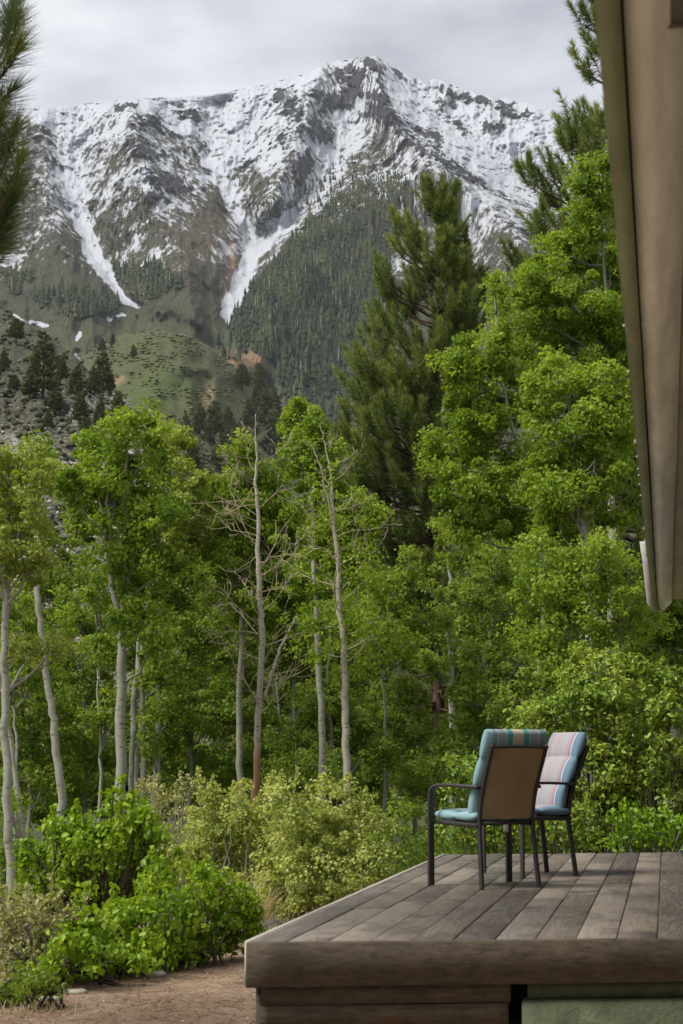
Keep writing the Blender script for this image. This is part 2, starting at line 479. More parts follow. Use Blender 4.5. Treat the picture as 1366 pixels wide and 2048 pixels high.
def mountain_D(U, V):
    W = U + 14 * (fbm(U / 38, V / 38, 5, 3) - .5) * 2 + 7 * (fbm(U / 7, V / 7, 6, 2) - .5)
    X = V + 10 * (fbm(U / 30, V / 30, 9, 3) - .5) * 2
    R = np.zeros_like(U)
    for pts, amp in RIBS:
        R += amp * np.exp(-line_q(U, V, pts) ** 1.6)
    for pts, amp, k in CUTS:
        R -= amp * np.exp(-(line_q(W, X, pts) / k) ** 2)
    d0 = D0(V)
    veff = HOR - (HOR - V) * (1 - R / d0)
    veffS = veff.copy()
    hi = sstep(620, 250, V)
    R = R + (120 + 60 * hi) * (fbm(U / 85, veff / 110, 21, 3, ridged=True) - .6)
    R = R + (28 + 42 * hi) * (fbm(U / 26, veff / 30, 31, 4, .55, ridged=True) - .55)
    R = R + (5 + 13 * hi) * (fbm(U / 6.5, veff / 5.5, 41, 3, .6) - .5) * 2
    edge = sstep(0, 22, V - np.interp(U, RIDGE[:, 0], RIDGE[:, 1]))
    D = d0 - R * (0.25 + 0.75 * edge)
    # ---- cover
    cov = np.interp(V, [100, 200, 290, 350, 400, 450, 490, 530, 580, 640], [.9, .8, .62, .52, .49, .48, .43, .34, .17, -.1])
    side = sstep(820, 960, U) * sstep(360, 480, V)
    cov -= .18 * side * sstep(400, 520, V)
    bowl = np.exp(-line_q(U, V, [(830, 200, 55), (930, 270, 60), (1040, 300, 70), (1200, 330, 90)]) ** 2)
    cov = np.maximum(cov, cov + .6 * bowl * sstep(170, 220, V))
    face = np.exp(-(((U - 640) / 230) ** 2 + ((V - 260) / 120) ** 2))
    cov = np.maximum(cov, np.interp(V, [100, 300, 340, 400], [.84, .8, .72, .4]))
    wu = U + 26 * (fbm(U / 30, V / 30, 52, 4, .6) - .5) * 2; wv = V + 20 * (fbm(U / 24, V / 24, 53, 4, .6) - .5) * 2
    for poly, val in ZONES:
        cov = np.where(in_poly(wu, wv, poly), val, cov)
    cov = np.where(V > 500, np.minimum(cov, np.interp(V, [500, 540, 580, 640], [.46, .36, .18, -.1])), cov)
    wide = fbm(U / 70, V / 60, 51, 3) - .5
    smo = np.zeros_like(U)
    for (cu, cv, ru, rv, an) in FIELDS:
        a = ((W - cu) * math.cos(an) + (X - cv) * math.sin(an)) / ru
        b = (-(W - cu) * math.sin(an) + (X - cv) * math.cos(an)) / rv
        smo = np.maximum(smo, np.exp(-(a * a + b * b) ** 1.5))
    smo = np.maximum(smo, bowl * sstep(200, 240, V) * .85)
    cov += .38 * wide * sstep(640, 540, V)
    # olive brush tongues without snow
    for (cu, cv, ru, rv) in ((120, 490, 60, 30), (120, 560, 80, 36), (350, 560, 70, 50), (400, 470, 36, 30), (30, 440, 50, 60), (430, 420, 25, 50)):
        cov -= .3 * np.exp(-(((U - cu) / ru) ** 2 + ((V - cv) / rv) ** 2))
    rock = np.zeros_like(U)
    for (cu, cv, ru, rv, an) in ROCKS:
        a = ((W - cu) * math.cos(an) + (X - cv) * math.sin(an)) / ru
        b = (-(W - cu) * math.sin(an) + (X - cv) * math.cos(an)) / rv
        rock = np.maximum(rock, np.exp(-(a * a + b * b).clip(0) ** 1.1))
    rid = np.exp(-line_q(W, X, [(745, 118, 10), (770, 205, 12), (800, 265, 14), (850, 300, 16), (960, 370, 14)]) ** 2)
    rock = np.maximum(rock, .7 * rid)
    crest = np.exp(-((V - np.interp(U, RIDGE[:, 0], RIDGE[:, 1])) / 7) ** 2) * sstep(.45, .7, fbm(U / 9, V / 4, 77, 3, .6))
    rock = np.maximum(rock, .8 * crest)
    d0 = D0(V); veff0 = veffS
    cov += (.75 * (fbm(U / 17, veff0 / 9, 55, 4, .6) - .5) + .5 * (fbm(U / 40, veff0 / 22, 58, 3, .55) - .5) + .35 * (fbm(U / 5, veff0 / 3.2, 56, 2, .6) - .5)) * sstep(640, 520, V) * (1 - .8 * smo)
    cov = np.maximum(cov, cov * (1 - smo) + 1.0 * smo)
    rn = fbm(U / 15 + .02 * V, veff0 / 10, 59, 5, .62, ridged=True)
    zone = .16 * sstep(480, 300, V) * (1 - .8 * smo)
    rock = sstep(.5, .66, np.maximum(.8 * rock, zone) + 1.35 * (rn - .56))
    D = D - 22 * rock * edge
    cov = cov * (1 - .72 * rock)
    for g in (G1, G2, G3, G4, G5, G6, G7):
        gl = np.exp(-line_q(W, X, g) ** 4); cov = np.maximum(cov, 1.5 * gl); smo = np.maximum(smo, gl)
    up = sstep(42, 14, V - np.interp(U, RIDGE[:, 0], RIDGE[:, 1])) * sstep(560, 420, U)
    cov = np.maximum(cov, (.82 + wide * .7) * up * (1 - rock))
    fo = np.zeros_like(U)
    for poly, dens, n in FOREST:
        fo = np.maximum(fo, in_poly(W, X, poly) * dens)
    cov = cov - .35 * fo * sstep(330, 470, V)
    green = .8 * np.exp(-(((U - 300) / 190) ** 2 + ((V - 790) / 110) ** 2)) + .35 * sstep(540, 700, V)
    ochre = np.exp(-line_q(W, X, [(455, 500, 14), (462, 560, 12), (440, 600, 9)]) ** 2) + np.exp(-(((U - 485) / 46) ** 2 + ((V - 722) / 24) ** 2) ** 2) * 1.3 \
        + .22 * np.exp(-(((U - 420) / 70) ** 2 + ((V - 470) / 60) ** 2)) + .5 * np.exp(-(((U - 410) / 16) ** 2 + ((V - 790) / 22) ** 2))
    veff = veffS
    return D, {'mask': np.stack([cov, rock, np.clip(green, 0, 1), np.clip(ochre, 0, 1)], -1),
               'muv': np.stack([U / 100, veff / 100, smo], -1)}


def _mountain_mat():
    m = Mat('mountain_slope', 0.9, 0.1)
    msk = m.attr('mask', 'Color')
    sep = m.node('ShaderNodeSeparateColor'); m.l.new(msk, sep.inputs[0])
    alp = m.attr('mask', 'Alpha')
    vec = m.coord(attr='muv', scale=(1, 1.5, 0))
    big = m.noise(vec, 9.0, 7, 0.66, 0.3)
    fine = m.noise(m.coord(attr='muv', scale=(1, 1.9, 0)), 40.0, 4, 0.62)
    n = m.math('ADD', m.math('MULTIPLY', big, .62), m.math('MULTIPLY', fine, .38))
    sv = m.node('ShaderNodeSeparateXYZ'); m.l.new(m.attr('muv', 'Vector'), sv.inputs[0])
    amp = m.math('MULTIPLY_ADD', sv.outputs['Z'], -2.1, 2.7)
    s = m.math('ADD', sep.outputs[0], m.math('MULTIPLY', m.math('SUBTRACT', n, .5), amp))
    s = m.math('MULTIPLY_ADD', m.math('SUBTRACT', s, .5), 6.0, .5, clamp=True)
    mid = m.noise(m.coord(attr='muv', scale=(1, 1.7, 0)), 20, 5, .6)
    soil = m.ramp(mid, [(.3, (.026, .026, .018)), (.5, (.058, .055, .038)), (.7, (.125, .112, .085))])
    fine2 = m.noise(m.coord(attr='muv', scale=(1, 1.8, 0)), 75.0, 3, 0.6)
    soil = m.mix(m.math('MULTIPLY_ADD', fine2, 7, -3.4, clamp=True), soil, (.032, .034, .018))
    grn = m.ramp(fine, [(.3, (.04, .055, .022)), (.7, (.105, .135, .05))])
    g = m.mix(m.math('MULTIPLY', sep.outputs[2], .85), soil, grn)
    g = m.mix(m.math('MULTIPLY', alp, .8, clamp=True), g, m.ramp(mid, [(.3, (.15, .085, .045)), (.7, (.3, .2, .12))]))
    rk = m.ramp(mid, [(.3, (.015, .015, .018)), (.55, (.042, .042, .048)), (.75, (.1, .097, .1))])
    g = m.mix(m.math('MULTIPLY_ADD', sep.outputs[1], 1.6, m.math('MULTIPLY', m.math('SUBTRACT', big, .5), .6), clamp=True), g, rk)
    snow = m.mix(fine, (.38, .405, .45), (.49, .51, .55))
    m.color(m.mix(s, g, snow))
    m.bump(m.math('ADD', big, m.math('MULTIPLY', fine, .5)), .5, 14.0)
    return m.m


us = np.concatenate([np.arange(-900, -60, 14), np.arange(-60, 1260, 2.1), np.arange(1260, 2201, 14)]).astype(float)
ridge = np.interp(us, RIDGE[:, 0], RIDGE[:, 1])
ridge = ridge + 5 * (fbm(us / 16, us * 0, 61, 3, .6) - .5) * np.interp(us, [500, 640, 1100, 1200], [.5, 1.5, 2.2, 1]) \
    + 3.0 * (fbm(us / 90, us * 0, 63, 2) - .5)


def _mt(U, V):
    return mountain_D(U, V)


mountain, MU, MV, MP = grid_terrain('mountain', us, ridge, np.full(len(us), 1500.0), 440, _mt, _mountain_mat(),
                                    back=[(150, .06), (700, .35), (2500, 1.0)], tpow=1.35)


# ---- nearer hills
def _hill_mat(name, kind):
    m = Mat(name, 0.95, 0.1)
    v = m.coord(attr='muv')
    a = m.noise(m.coord(attr='muv', scale=(1, 1.6, 0)), 14, 6, .65)
    b = m.noise(v, 55, 4, .6)
    z = m.attr('mask', 'Color')
    sep = m.node('ShaderNodeSeparateColor'); m.l.new(z, sep.inputs[0])
    if kind == 'green':
        c = m.ramp(a, [(.3, (.045, .05, .027)), (.5, (.085, .09, .048)), (.7, (.13, .125, .08))])
        c = m.mix(m.math('MULTIPLY', sep.outputs[0], .75), c, m.ramp(b, [(.3, (.045, .068, .022)), (.7, (.105, .135, .045))]))
    else:
        c = m.ramp(a, [(.34, (.04, .042, .028)), (.52, (.085, .085, .06)), (.68, (.14, .13, .1))])
        st = m.math('MULTIPLY_ADD', m.math('SUBTRACT', m.math('ADD', m.math('MULTIPLY', b, .6), m.math('ADD', m.math('MULTIPLY', a, .4), m.math('MULTIPLY', sep.outputs[0], .32))), .72), 7, .35, clamp=True)
        c = m.mix(st, c, m.ramp(b, [(.3, (.26, .24, .21)), (.7, (.48, .45, .4))]))
    if kind != 'green':
        c = m.mix(sep.outputs[2], c, m.ramp(a, [(.3, (.025, .035, .014)), (.7, (.07, .085, .03))]))
    c = m.mix(m.math('MULTIPLY', sep.outputs[1], .85), c, m.ramp(b, [(.3, (.2, .13, .08)), (.7, (.36, .26, .17))]))
    m.color(c).bump(m.math('ADD', a, b), .6, 1.5)
    return m.m


def green_D(U, V):
    top = np.interp(U, GT[:, 0], GT[:, 1])
    t = np.clip((V - top) / (1300 - top), 0, 1)
    D = 1180 - 620 * t ** .8
    D = D + 70 * np.exp(-((U - 330) / 120) ** 2) * -1 * (1 - t)
    D = D - 40 * (fbm(U / 45, V / 60, 71, 4, .5, True) - .5) - 9 * (fbm(U / 10, V / 9, 72, 3) - .5)
    g = np.exp(-(((U - 320) / 110) ** 2 + ((V - 775) / 60) ** 2)) + .8 * np.exp(-(((U - 290) / 60) ** 2 + ((V - 690) / 12) ** 2))
    oc = np.exp(-(((U - 415) / 14) ** 2 + ((V - 790) / 22) ** 2)) + np.exp(-line_q(U, V, [(212, 780, 7), (245, 755, 6)]) ** 2)
    return D, {'mask': np.stack([np.clip(g, 0, 1), np.clip(oc, 0, 1), g * 0, g * 0 + 1], -1), 'muv': np.stack([U / 100, V / 100, 0 * U], -1)}


GT = np.array([(-300, 900), (60, 780), (150, 722), (200, 690), (250, 668), (310, 660), (370, 668), (430, 700), (480, 745), (530, 800), (570, 835), (640, 900), (760, 960), (1000, 990), (1700, 1000)], float)
gu = np.arange(-300, 1700, 7.0)
gtop = np.interp(gu, GT[:, 0], GT[:, 1]) + 4 * (fbm(gu / 18, gu * 0, 81, 3) - .5)
green_hill, GU, GV, GP = grid_terrain('green_hill', gu, gtop, np.full(len(gu), 1500.0), 150, green_D, _hill_mat('green_hill', 'green'),
                                      back=[(40, .04), (160, .3), (500, 1.0)])

LT = np.array([(-900, 420), (-300, 540), (-60, 600), (0, 618), (60, 648), (110, 680), (160, 722), (210, 770), (260, 806), (330, 858), (400, 935), (460, 1000), (560, 1090), (760, 1180), (1200, 1260), (2000, 1300)], float)


def left_D(U, V):
    top = np.interp(U, LT[:, 0], LT[:, 1])
    t = np.clip((V - top) / (1500 - top), 0, 1)
    Dt = np.interp(U, [-900, 0, 260, 460, 800, 2000], [760, 620, 500, 400, 330, 330])
    D = Dt + (105 - Dt) * t ** .55
    s = D / 450
    D = D - s * 34 * (fbm(U / 60, V / 70, 91, 4, .5, True) - .5) - s * 8 * (fbm(U / 12, V / 10, 92, 3) - .5)
    st = sstep(760, 900, V + .25 * U) * (.65 + .9 * (fbm(U / 60, V / 40, 94, 3) - .5)) * sstep(470, 380, U)
    oc = .5 * np.exp(-line_q(U, V, [(70, 640, 8), (140, 690, 10)]) ** 2)
    return D, {'mask': np.stack([np.clip(st, 0, 1), oc, sstep(380, 480, U), st * 0 + 1], -1), 'muv': np.stack([U / 100, V / 100, 0 * U], -1)}


lu = np.concatenate([np.arange(-900, -40, 14), np.arange(-40, 560, 4.0), np.arange(560, 2001, 14)]).astype(float)
ltop = np.interp(lu, LT[:, 0], LT[:, 1]) + 7 * (fbm(lu / 14, lu * 0, 83, 3) - .5)
rocky_hill, LU, LV, LP = grid_terrain('rocky_hill', lu, ltop, np.full(len(lu), 1560.0), 190, left_D, _hill_mat('rocky_hill', 'rock'),
                                      back=[(20, .04), (90, .3), (260, 1.0)])


# ---- ground sheet round the house, out to the horizon
def ground_z(x, y):
    x, y = np.asarray(x, float), np.asarray(y, float)
    d = -math.sin(YAW) * x + math.cos(YAW) * y              # away from the camera
    s = math.cos(YAW) * x + math.sin(YAW) * y               # to the right
    z = -0.56 + 0 * x
    z = z - 0.55 * sstep(11.2, 21, d - 0.9 * s - 1.2) - 0.45 * sstep(20, 45, d) 
    r = np.hypot(x, y)
    z = z + 0.05 * (fbm(x / 1.7 + 40, y / 1.7 + 40, 3, 3) - .5) + .5 * (fbm(x / 25, y / 25, 4, 3) - .5) * sstep(20, 60, r)
    return z - 14 * sstep(150, 6000, r)


def _ground_mat():
    m = Mat('dirt', 0.95, 0.12)
    v = m.coord('Object')
    a = m.noise(v, 1.6, 6, .62); b = m.noise(v, 26, 5, .65); e = m.noise(v, 120, 3, .6)
    c = m.ramp(a, [(.3, (.17, .122, .082)), (.5, (.26, .19, .13)), (.72, (.35, .27, .195))])
    c = m.mix(m.math('MULTIPLY', m.math('SUBTRACT', b, .35), 1.3, clamp=True), c, (.25, .16, .1))
    c = m.mix(m.math('MULTIPLY_ADD', e, 5, -2.9, clamp=True), c, (.42, .34, .26))
    c = m.mix(m.math('MULTIPLY_ADD', e, -6, 2.3, clamp=True), c, (.06, .042, .03))
    geo = m.node('ShaderNodeNewGeometry'); ln = m.node('ShaderNodeVectorMath', operation='LENGTH')
    m.l.new(geo.outputs['Position'], ln.inputs[0])
    far = m.math('MULTIPLY_ADD', ln.outputs['Value'], .09, -1.35, clamp=True)
    c = m.mix(far, c, m.ramp(b, [(.3, (.03, .042, .016)), (.7, (.085, .1, .04))]))
    m.color(c).bump(m.math('ADD', m.math('ADD', b, a), m.math('MULTIPLY', e, .4)), .7, .02)
    return m.m


rr = np.concatenate([[0.0], np.geomspace(.4, 60, 150), np.geomspace(66, 9000, 46)])
th = np.linspace(0, 2 * math.pi, 361)[:-1]
RR, TH = np.meshgrid(rr, th, indexing='ij')
gx, gy = RR * np.sin(TH), RR * np.cos(TH)
gv = np.stack([gx, gy, ground_z(gx, gy)], -1).reshape(-1, 3)
i, j = np.meshgrid(np.arange(len(rr) - 1), np.arange(360), indexing='ij'); j2 = (j + 1) % 360
mb = MB(); mb.add(gv, np.stack([i * 360 + j, i * 360 + j2, (i + 1) * 360 + j2, (i + 1) * 360 + j], -1).reshape(-1, 4))
build(mb, 'ground', _ground_mat(), smooth=True, kind='structure')


def on_ground(u, v, D):          # base point on the ground below pixel column u at distance D
    p = P(u, 1600, D)
    p[2] = ground_z(p[0], p[1])
    return p


# ------------------------------------------------------------------ far forest
def far_trees(name, U, V, pts, specs, seed, hrange, label, flat=(.0, 1.0), mat='far_conifer'):
    rng = np.random.default_rng(seed)
    mb = MB(); sn = MB()
    for poly, dens, n in specs:
        ok = np.argwhere(in_poly(U + 8 * (fbm(U / 12, V / 12, 7, 2) - .5), V, poly))
        if not len(ok):
            continue
        # even spread over the picture area of the slope
        wgt = np.ones(len(ok))
        sel = ok[rng.choice(len(ok), size=min(n, len(ok)), replace=False, p=wgt / wgt.sum())]
        for (r, c) in sel:
            p = pts[r, c]; u, v = U[r, c], V[r, c]
            hi = np.clip((v - 330) / 330, 0, 1)
            cl = float(vnoise(np.array(u / 26.), np.array(v / 20.), 91))
            if rng.random() > .25 + 1.5 * cl * (.45 + .55 * hi):
                continue
            h = rng.uniform(*hrange) * (0.5 + .45 * hi) * rng.choice([1.15, 1, .8, .5, .35])
            w = h * rng.uniform(.13, .24)
            k = 6; th = rng.uniform(0, 6.28) + np.arange(k) * 2 * math.pi / k
            var = np.clip(rng.normal(.38, .2) + .55 * (1 - hi) * rng.random() + .5 * (cl - .5), 0, 1)
            for (z0, z1, ww) in ((.1, .6, 1.0), (.38, .82, .72), (.64, 1.0, .45)):
                rad = w * ww * rng.uniform(.7, 1.2, k)
                ring = np.stack([p[0] + rad * np.cos(th), p[1] + rad * np.sin(th), p[2] + h * (z0 + rng.uniform(-.05, .05, k))], -1)
                vv = np.concatenate([ring, [[p[0], p[1], p[2] + h * z1]]])
                mb.add(vv, [[q, (q + 1) % k, k] for q in range(k)], var)
            if rng.random() < .035 and v > 430:
                q = p + np.array([rng.uniform(-3, 3), rng.uniform(-6, 0), 0])
                sn.tube([q, q + [0, 0, h * .6], q + [0, 0, h * 1.05]], [.5, .4, .15], 4)
    o = build(mb, name, M[mat], kind='stuff')
    tag(o, label, 'conifer forest')
    if sn.n:
        tag(build(sn, 'dead_snags', M['snag'], kind='stuff'), 'bleached dead trunks among the conifers on the mountain slope', 'dead trees')
    return o


far_trees('conifer_forest', MU, MV, MP, FOREST, 11, (17, 30), 'dark conifer forest covering the lower mountain slopes')


# sagebrush and stones on the rocky hill: too many to count
def scatter_blobs(name, U, V, pts, n, sel, size, mat, label, cat, seed, squash=.7):
    rng = np.random.default_rng(seed)
    ok = np.argwhere(sel(U, V))
    pick = ok[rng.choice(len(ok), size=n)]
    ico = np.array([(0, 0, -1), (.72, -.53, -.45), (-.28, -.85, -.45), (-.89, 0, -.45), (-.28, .85, -.45), (.72, .53, -.45),
                    (.28, -.85, .45), (-.72, -.53, .45), (-.72, .53, .45), (.28, .85, .45), (.89, 0, .45), (0, 0, 1)], float)
    fc = np.array([(0, 1, 2), (1, 0, 5), (0, 2, 3), (0, 3, 4), (0, 4, 5), (1, 5, 10), (2, 1, 6), (3, 2, 7), (4, 3, 8), (5, 4, 9),
                   (1, 10, 6), (2, 6, 7), (3, 7, 8), (4, 8, 9), (5, 9, 10), (6, 10, 11), (7, 6, 11), (8, 7, 11), (9, 8, 11), (10, 9, 11)])[:, ::-1]
    mb = MB()
    for (r, c) in pick:
        D = np.linalg.norm(pts[r, c] - CAM)
        s = rng.uniform(*size) * (.6 + .4 * min(D, 700) / 400)
        vv = ico * rng.uniform(.65, 1.3, (12, 1)) * s * np.array([rng.uniform(.8, 1.4), 1, squash])
        mb.add(pts[r, c] + rng.uniform(-1.5, 1.5, 3) * [1, 1, 0] + vv + [0, 0, s * .2], fc, rng.random())
    o = build(mb, name, mat, kind='stuff')
    return tag(o, label, cat)


M['stone_pale'] = None
_m = Mat('stone_pale', .9, .15); _m.color(_m.ramp(_m.attr('var'), [(0, (.16, .15, .135)), (1, (.46, .43, .38))])); M['stone_pale'] = _m.m
_m = Mat('brush_far', .95, .05)
_m.color(_m.ramp(_m.attr('var'), [(0, (.03, .035, .018)), (.6, (.07, .075, .042)), (1, (.13, .125, .085))])); M['brush_far'] = _m.m
_m = Mat('brush_green', .95, .05)
_m.color(_m.ramp(_m.attr('var'), [(0, (.07, .085, .038)), (.6, (.12, .14, .062)), (1, (.17, .185, .09))])); M['brush_green'] = _m.m
scatter_blobs('sagebrush', LU, LV, LP, 2600, lambda U, V: (U > -80) & (U < 520) & (V < 1330), (.35, 1.1), M['brush_far'],
              'low sagebrush dotting the rocky hillside on the left', 'sagebrush', 5)
scatter_blobs('talus_stones', LU, LV, LP, 1900, lambda U, V: (U > -80) & (U < 420) & (V < 1330) & (V > 770 - .2 * U), (.16, .5), M['stone_pale'],
              'pale loose stones strewn down the rocky hillside', 'stones', 6, .8)


scatter_blobs('hill_brush', GU, GV, GP, 6000, lambda U, V: (U > -40) & (U < 760) & (V < 980) & (fbm(U / 30, V / 16, 14, 3) > .44 + .1 * vnoise(U / 6, V / 4, 15)), (.3, 1.0), M['brush_green'],
              'low brush covering the green hill', 'brush', 9, .6)


def _pick(U, V, pts, u, v):
    k = np.argmin((U - u) ** 2 + (V - v) ** 2)
    return pts.reshape(-1, 3)[k].copy()


# ------------------------------------------------------------------ trees
def needles(mb, starts, dirs, lens, nlen, n, rng, width, var, spread=(.95, .35)):
    """foxtail shoots: n needles round every shoot axis"""
    S = len(starts)
    t = rng.random((S, n)) ** .85
    phi = rng.uniform(0, 2 * math.pi, (S, n))
    ang = spread[0] + (spread[1] - spread[0]) * t + rng.normal(0, .16, (S, n))
    d = dirs / np.linalg.norm(dirs, axis=1)[:, None]
    ref = np.where(np.abs(d[:, 2:3]) < .9, np.array([[0, 0, 1.0]]), np.array([[1.0, 0, 0]]))
    a = np.cross(d, ref); a /= np.linalg.norm(a, axis=1)[:, None]
    b = np.cross(d, a)
    base = starts[:, None] + d[:, None] * (t * lens[:, None])[..., None]
    rad = a[:, None] * np.cos(phi)[..., None] + b[:, None] * np.sin(phi)[..., None]
    nd = d[:, None] * np.cos(ang)[..., None] + rad * np.sin(ang)[..., None]
    nl = nlen * rng.uniform(.75, 1.1, (S, n))
    tip = base + nd * nl[..., None]; tip[..., 2] -= nl * .06
    side = np.cross(nd, rng.normal(size=(S, n, 3))); side /= np.linalg.norm(side, axis=2)[..., None]
    v = np.stack([base - side * width / 2, base + side * width / 2, tip], 2).reshape(-1, 3)
    k = S * n
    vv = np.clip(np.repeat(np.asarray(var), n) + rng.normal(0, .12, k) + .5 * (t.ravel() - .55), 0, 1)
    mb.add(v, np.arange(k * 3).reshape(-1, 3), np.repeat(vv, 3))


def curve(p0, p1, sag, n=6, rng=None, wob=0.0):
    t = np.linspace(0, 1, n)[:, None]
    q = p0 + (p1 - p0) * t
    q[:, 2] += sag * 4 * (t[:, 0] * (1 - t[:, 0]))
    if rng is not None and wob:
        q[1:-1] += rng.normal(0, wob, (n - 2, 3))
    return q


def big_pine(label, D, uc, vtop, envL, envR, seed, vstart, vdead, nwhorl, dens=1.0, trunk_px=30, nl=.2, group=None, vlow=None):
    rng = np.random.default_rng(seed)
    base = on_ground(uc, 0, D)
    top = P(uc, vtop + 30, D)
    px = D / F
    root = thing('pine_tree', label, 'pine tree', base, group)
    tr = MB()
    H = top[2] - base[2]
    tz = np.linspace(0, 1, 14)
    tp = base + (top - base) * tz[:, None]
    tp[1:-1, :2] += rng.normal(0, .04, (12, 2))
    r0 = trunk_px * px / 2
    tr.tube(tp, r0 * (1 - tz * .93), 9)
    br, nd = MB(), MB()
    vmax = vdead
    vs = np.linspace(vtop + 12, vmax, nwhorl) + rng.normal(0, 4, nwhorl)
    S, Dr, L, VA = [], [], [], []

    def shoot(p, d, l, va):
        S.append(p); Dr.append(d); L.append(l); VA.append(va)

    shoot(top - [0, 0, .45], np.array([0, 0, 1.0]), .6, .7)
    vlow = vlow or vmax
    for v in vs:
        lim = v > vstart
        wl = (uc - np.interp(v, envL[:, 1], envL[:, 0])) * px
        wr = (np.interp(v, envR[:, 1], envR[:, 0]) - uc) * px
        for kk in range(rng.integers(5, 8)):
            az = rng.uniform(0, 2 * math.pi)
            out = _r * math.cos(az) + HF * math.sin(az)
            side = math.cos(az)
            reach = (wr if side > 0 else wl) * rng.uniform(.78, 1.03)
            if abs(side) < .5:
                reach = max(.5 * (wl + wr) * rng.uniform(.6, .95), .4)
            reach = max(reach, .3)
            fr = (v - vtop) / (vmax - vtop)
            rise = reach * np.interp(fr, [0, .25, .6, 1], [.95, .5, .2, -.05]) + rng.normal(0, .12)
            tip = P(uc, v + 42, D) + out * reach
            hub = P(uc, v + 42, D); hub[2] = max(hub[2] - rise, base[2] + .5)
            n = 7
            q = curve(hub, tip, -reach * np.interp(fr, [0, .5, 1], [.06, .12, .16]), n, rng, .03)
            br.tube(q, np.linspace(.028 + .012 * reach, .012, n), 5)
            alive = v < vlow or rng.random() < .25
            if not alive:
                for s in range(3):
                    t = rng.uniform(.4, 1); pp = q[int(t * (n - 1))]
                    dd = out * .6 + rng.normal(0, .5, 3)
                    br.tube([pp, pp + dd * .25, pp + dd * .5 + [0, 0, .1]], [.012, .008, .004], 4)
                continue
            lum = rng.normal(.5, .13)
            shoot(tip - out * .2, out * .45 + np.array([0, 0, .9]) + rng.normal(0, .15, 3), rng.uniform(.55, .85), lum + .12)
            ns = int((2 + reach * 3.4) * dens)
            for s in range(ns):
                t = 1 - rng.random() ** 1.3 * .72
                pp = q[0] + (q[-1] - q[0]) * 0
                fi = t * (n - 1); i0 = min(int(fi), n - 2); pp = q[i0] + (q[i0 + 1] - q[i0]) * (fi - i0)
                lat = np.cross(out, [0, 0, 1.0]) * rng.choice([-1, 1])
                sl = reach * .3 * (1.15 - t) + .12
                e = pp + (lat * rng.uniform(.3, 1.1) + out * rng.uniform(.2, .8)) * sl + np.array([0, 0, rng.uniform(-.08, .22)])
                br.tube([pp, (pp + e) / 2 - [0, 0, .03], e], [.011, .008, .006], 4, cap=False)
                shoot(e, out * rng.uniform(.1, .6) + lat * rng.uniform(0, .4) + np.array([0, 0, rng.uniform(.6, 1.3)]), rng.uniform(.4, .8), lum + rng.normal(0, .1))
    S, Dr, L, VA = np.array(S), np.array(Dr), np.array(L), np.array(VA)
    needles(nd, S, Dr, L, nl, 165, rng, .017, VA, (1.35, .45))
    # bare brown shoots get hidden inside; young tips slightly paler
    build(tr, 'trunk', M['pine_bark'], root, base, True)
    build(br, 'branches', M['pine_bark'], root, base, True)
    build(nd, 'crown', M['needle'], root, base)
    return root


envL = np.array([(868, 368), (842, 385), (812, 410), (790, 445), (772, 480), (752, 520), (745, 560), (722, 600), (705, 640), (692, 700), (684, 760), (678, 820), (690, 890), (712, 960), (735, 1010), (770, 1080), (800, 1200), (800, 1450)], float)
envR = np.array([(880, 368), (898, 390), (908, 420), (925, 450), (935, 500), (950, 540), (956, 600), (956, 700), (965, 800), (985, 900), (990, 1100), (960, 1450)], float)
big_pine('tall dark pine with foxtail branches in front of the forested slope', 46, 876, 362, envL, envR, 101, 480, 1440, 44, 1.0, 30, .235, vlow=1080)
envL2 = np.array([(1225, -150), (1180, -60), (1150, 75), (1140, 120), (1096, 180), (1108, 235), (1070, 300), (1045, 335), (1050, 400), (1022, 480), (1018, 560), (1005, 650), (1000, 750), (1030, 900), (1080, 1100)], float)
envR2 = np.array([(1235, -150), (1300, 0), (1400, 300), (1450, 600), (1450, 1100)], float)
big_pine('pine half hidden behind the bright green aspens and the eave', 40, 1232, -170, envL2, envR2, 102, 0, 1100, 32, .9, 36, .23)


# near pine on the left: only some of its branch tips reach into view
def pix_u(p):
    d = np.asarray(p) - CAM
    return CX + F * float(d @ _r) / float(d @ _f)


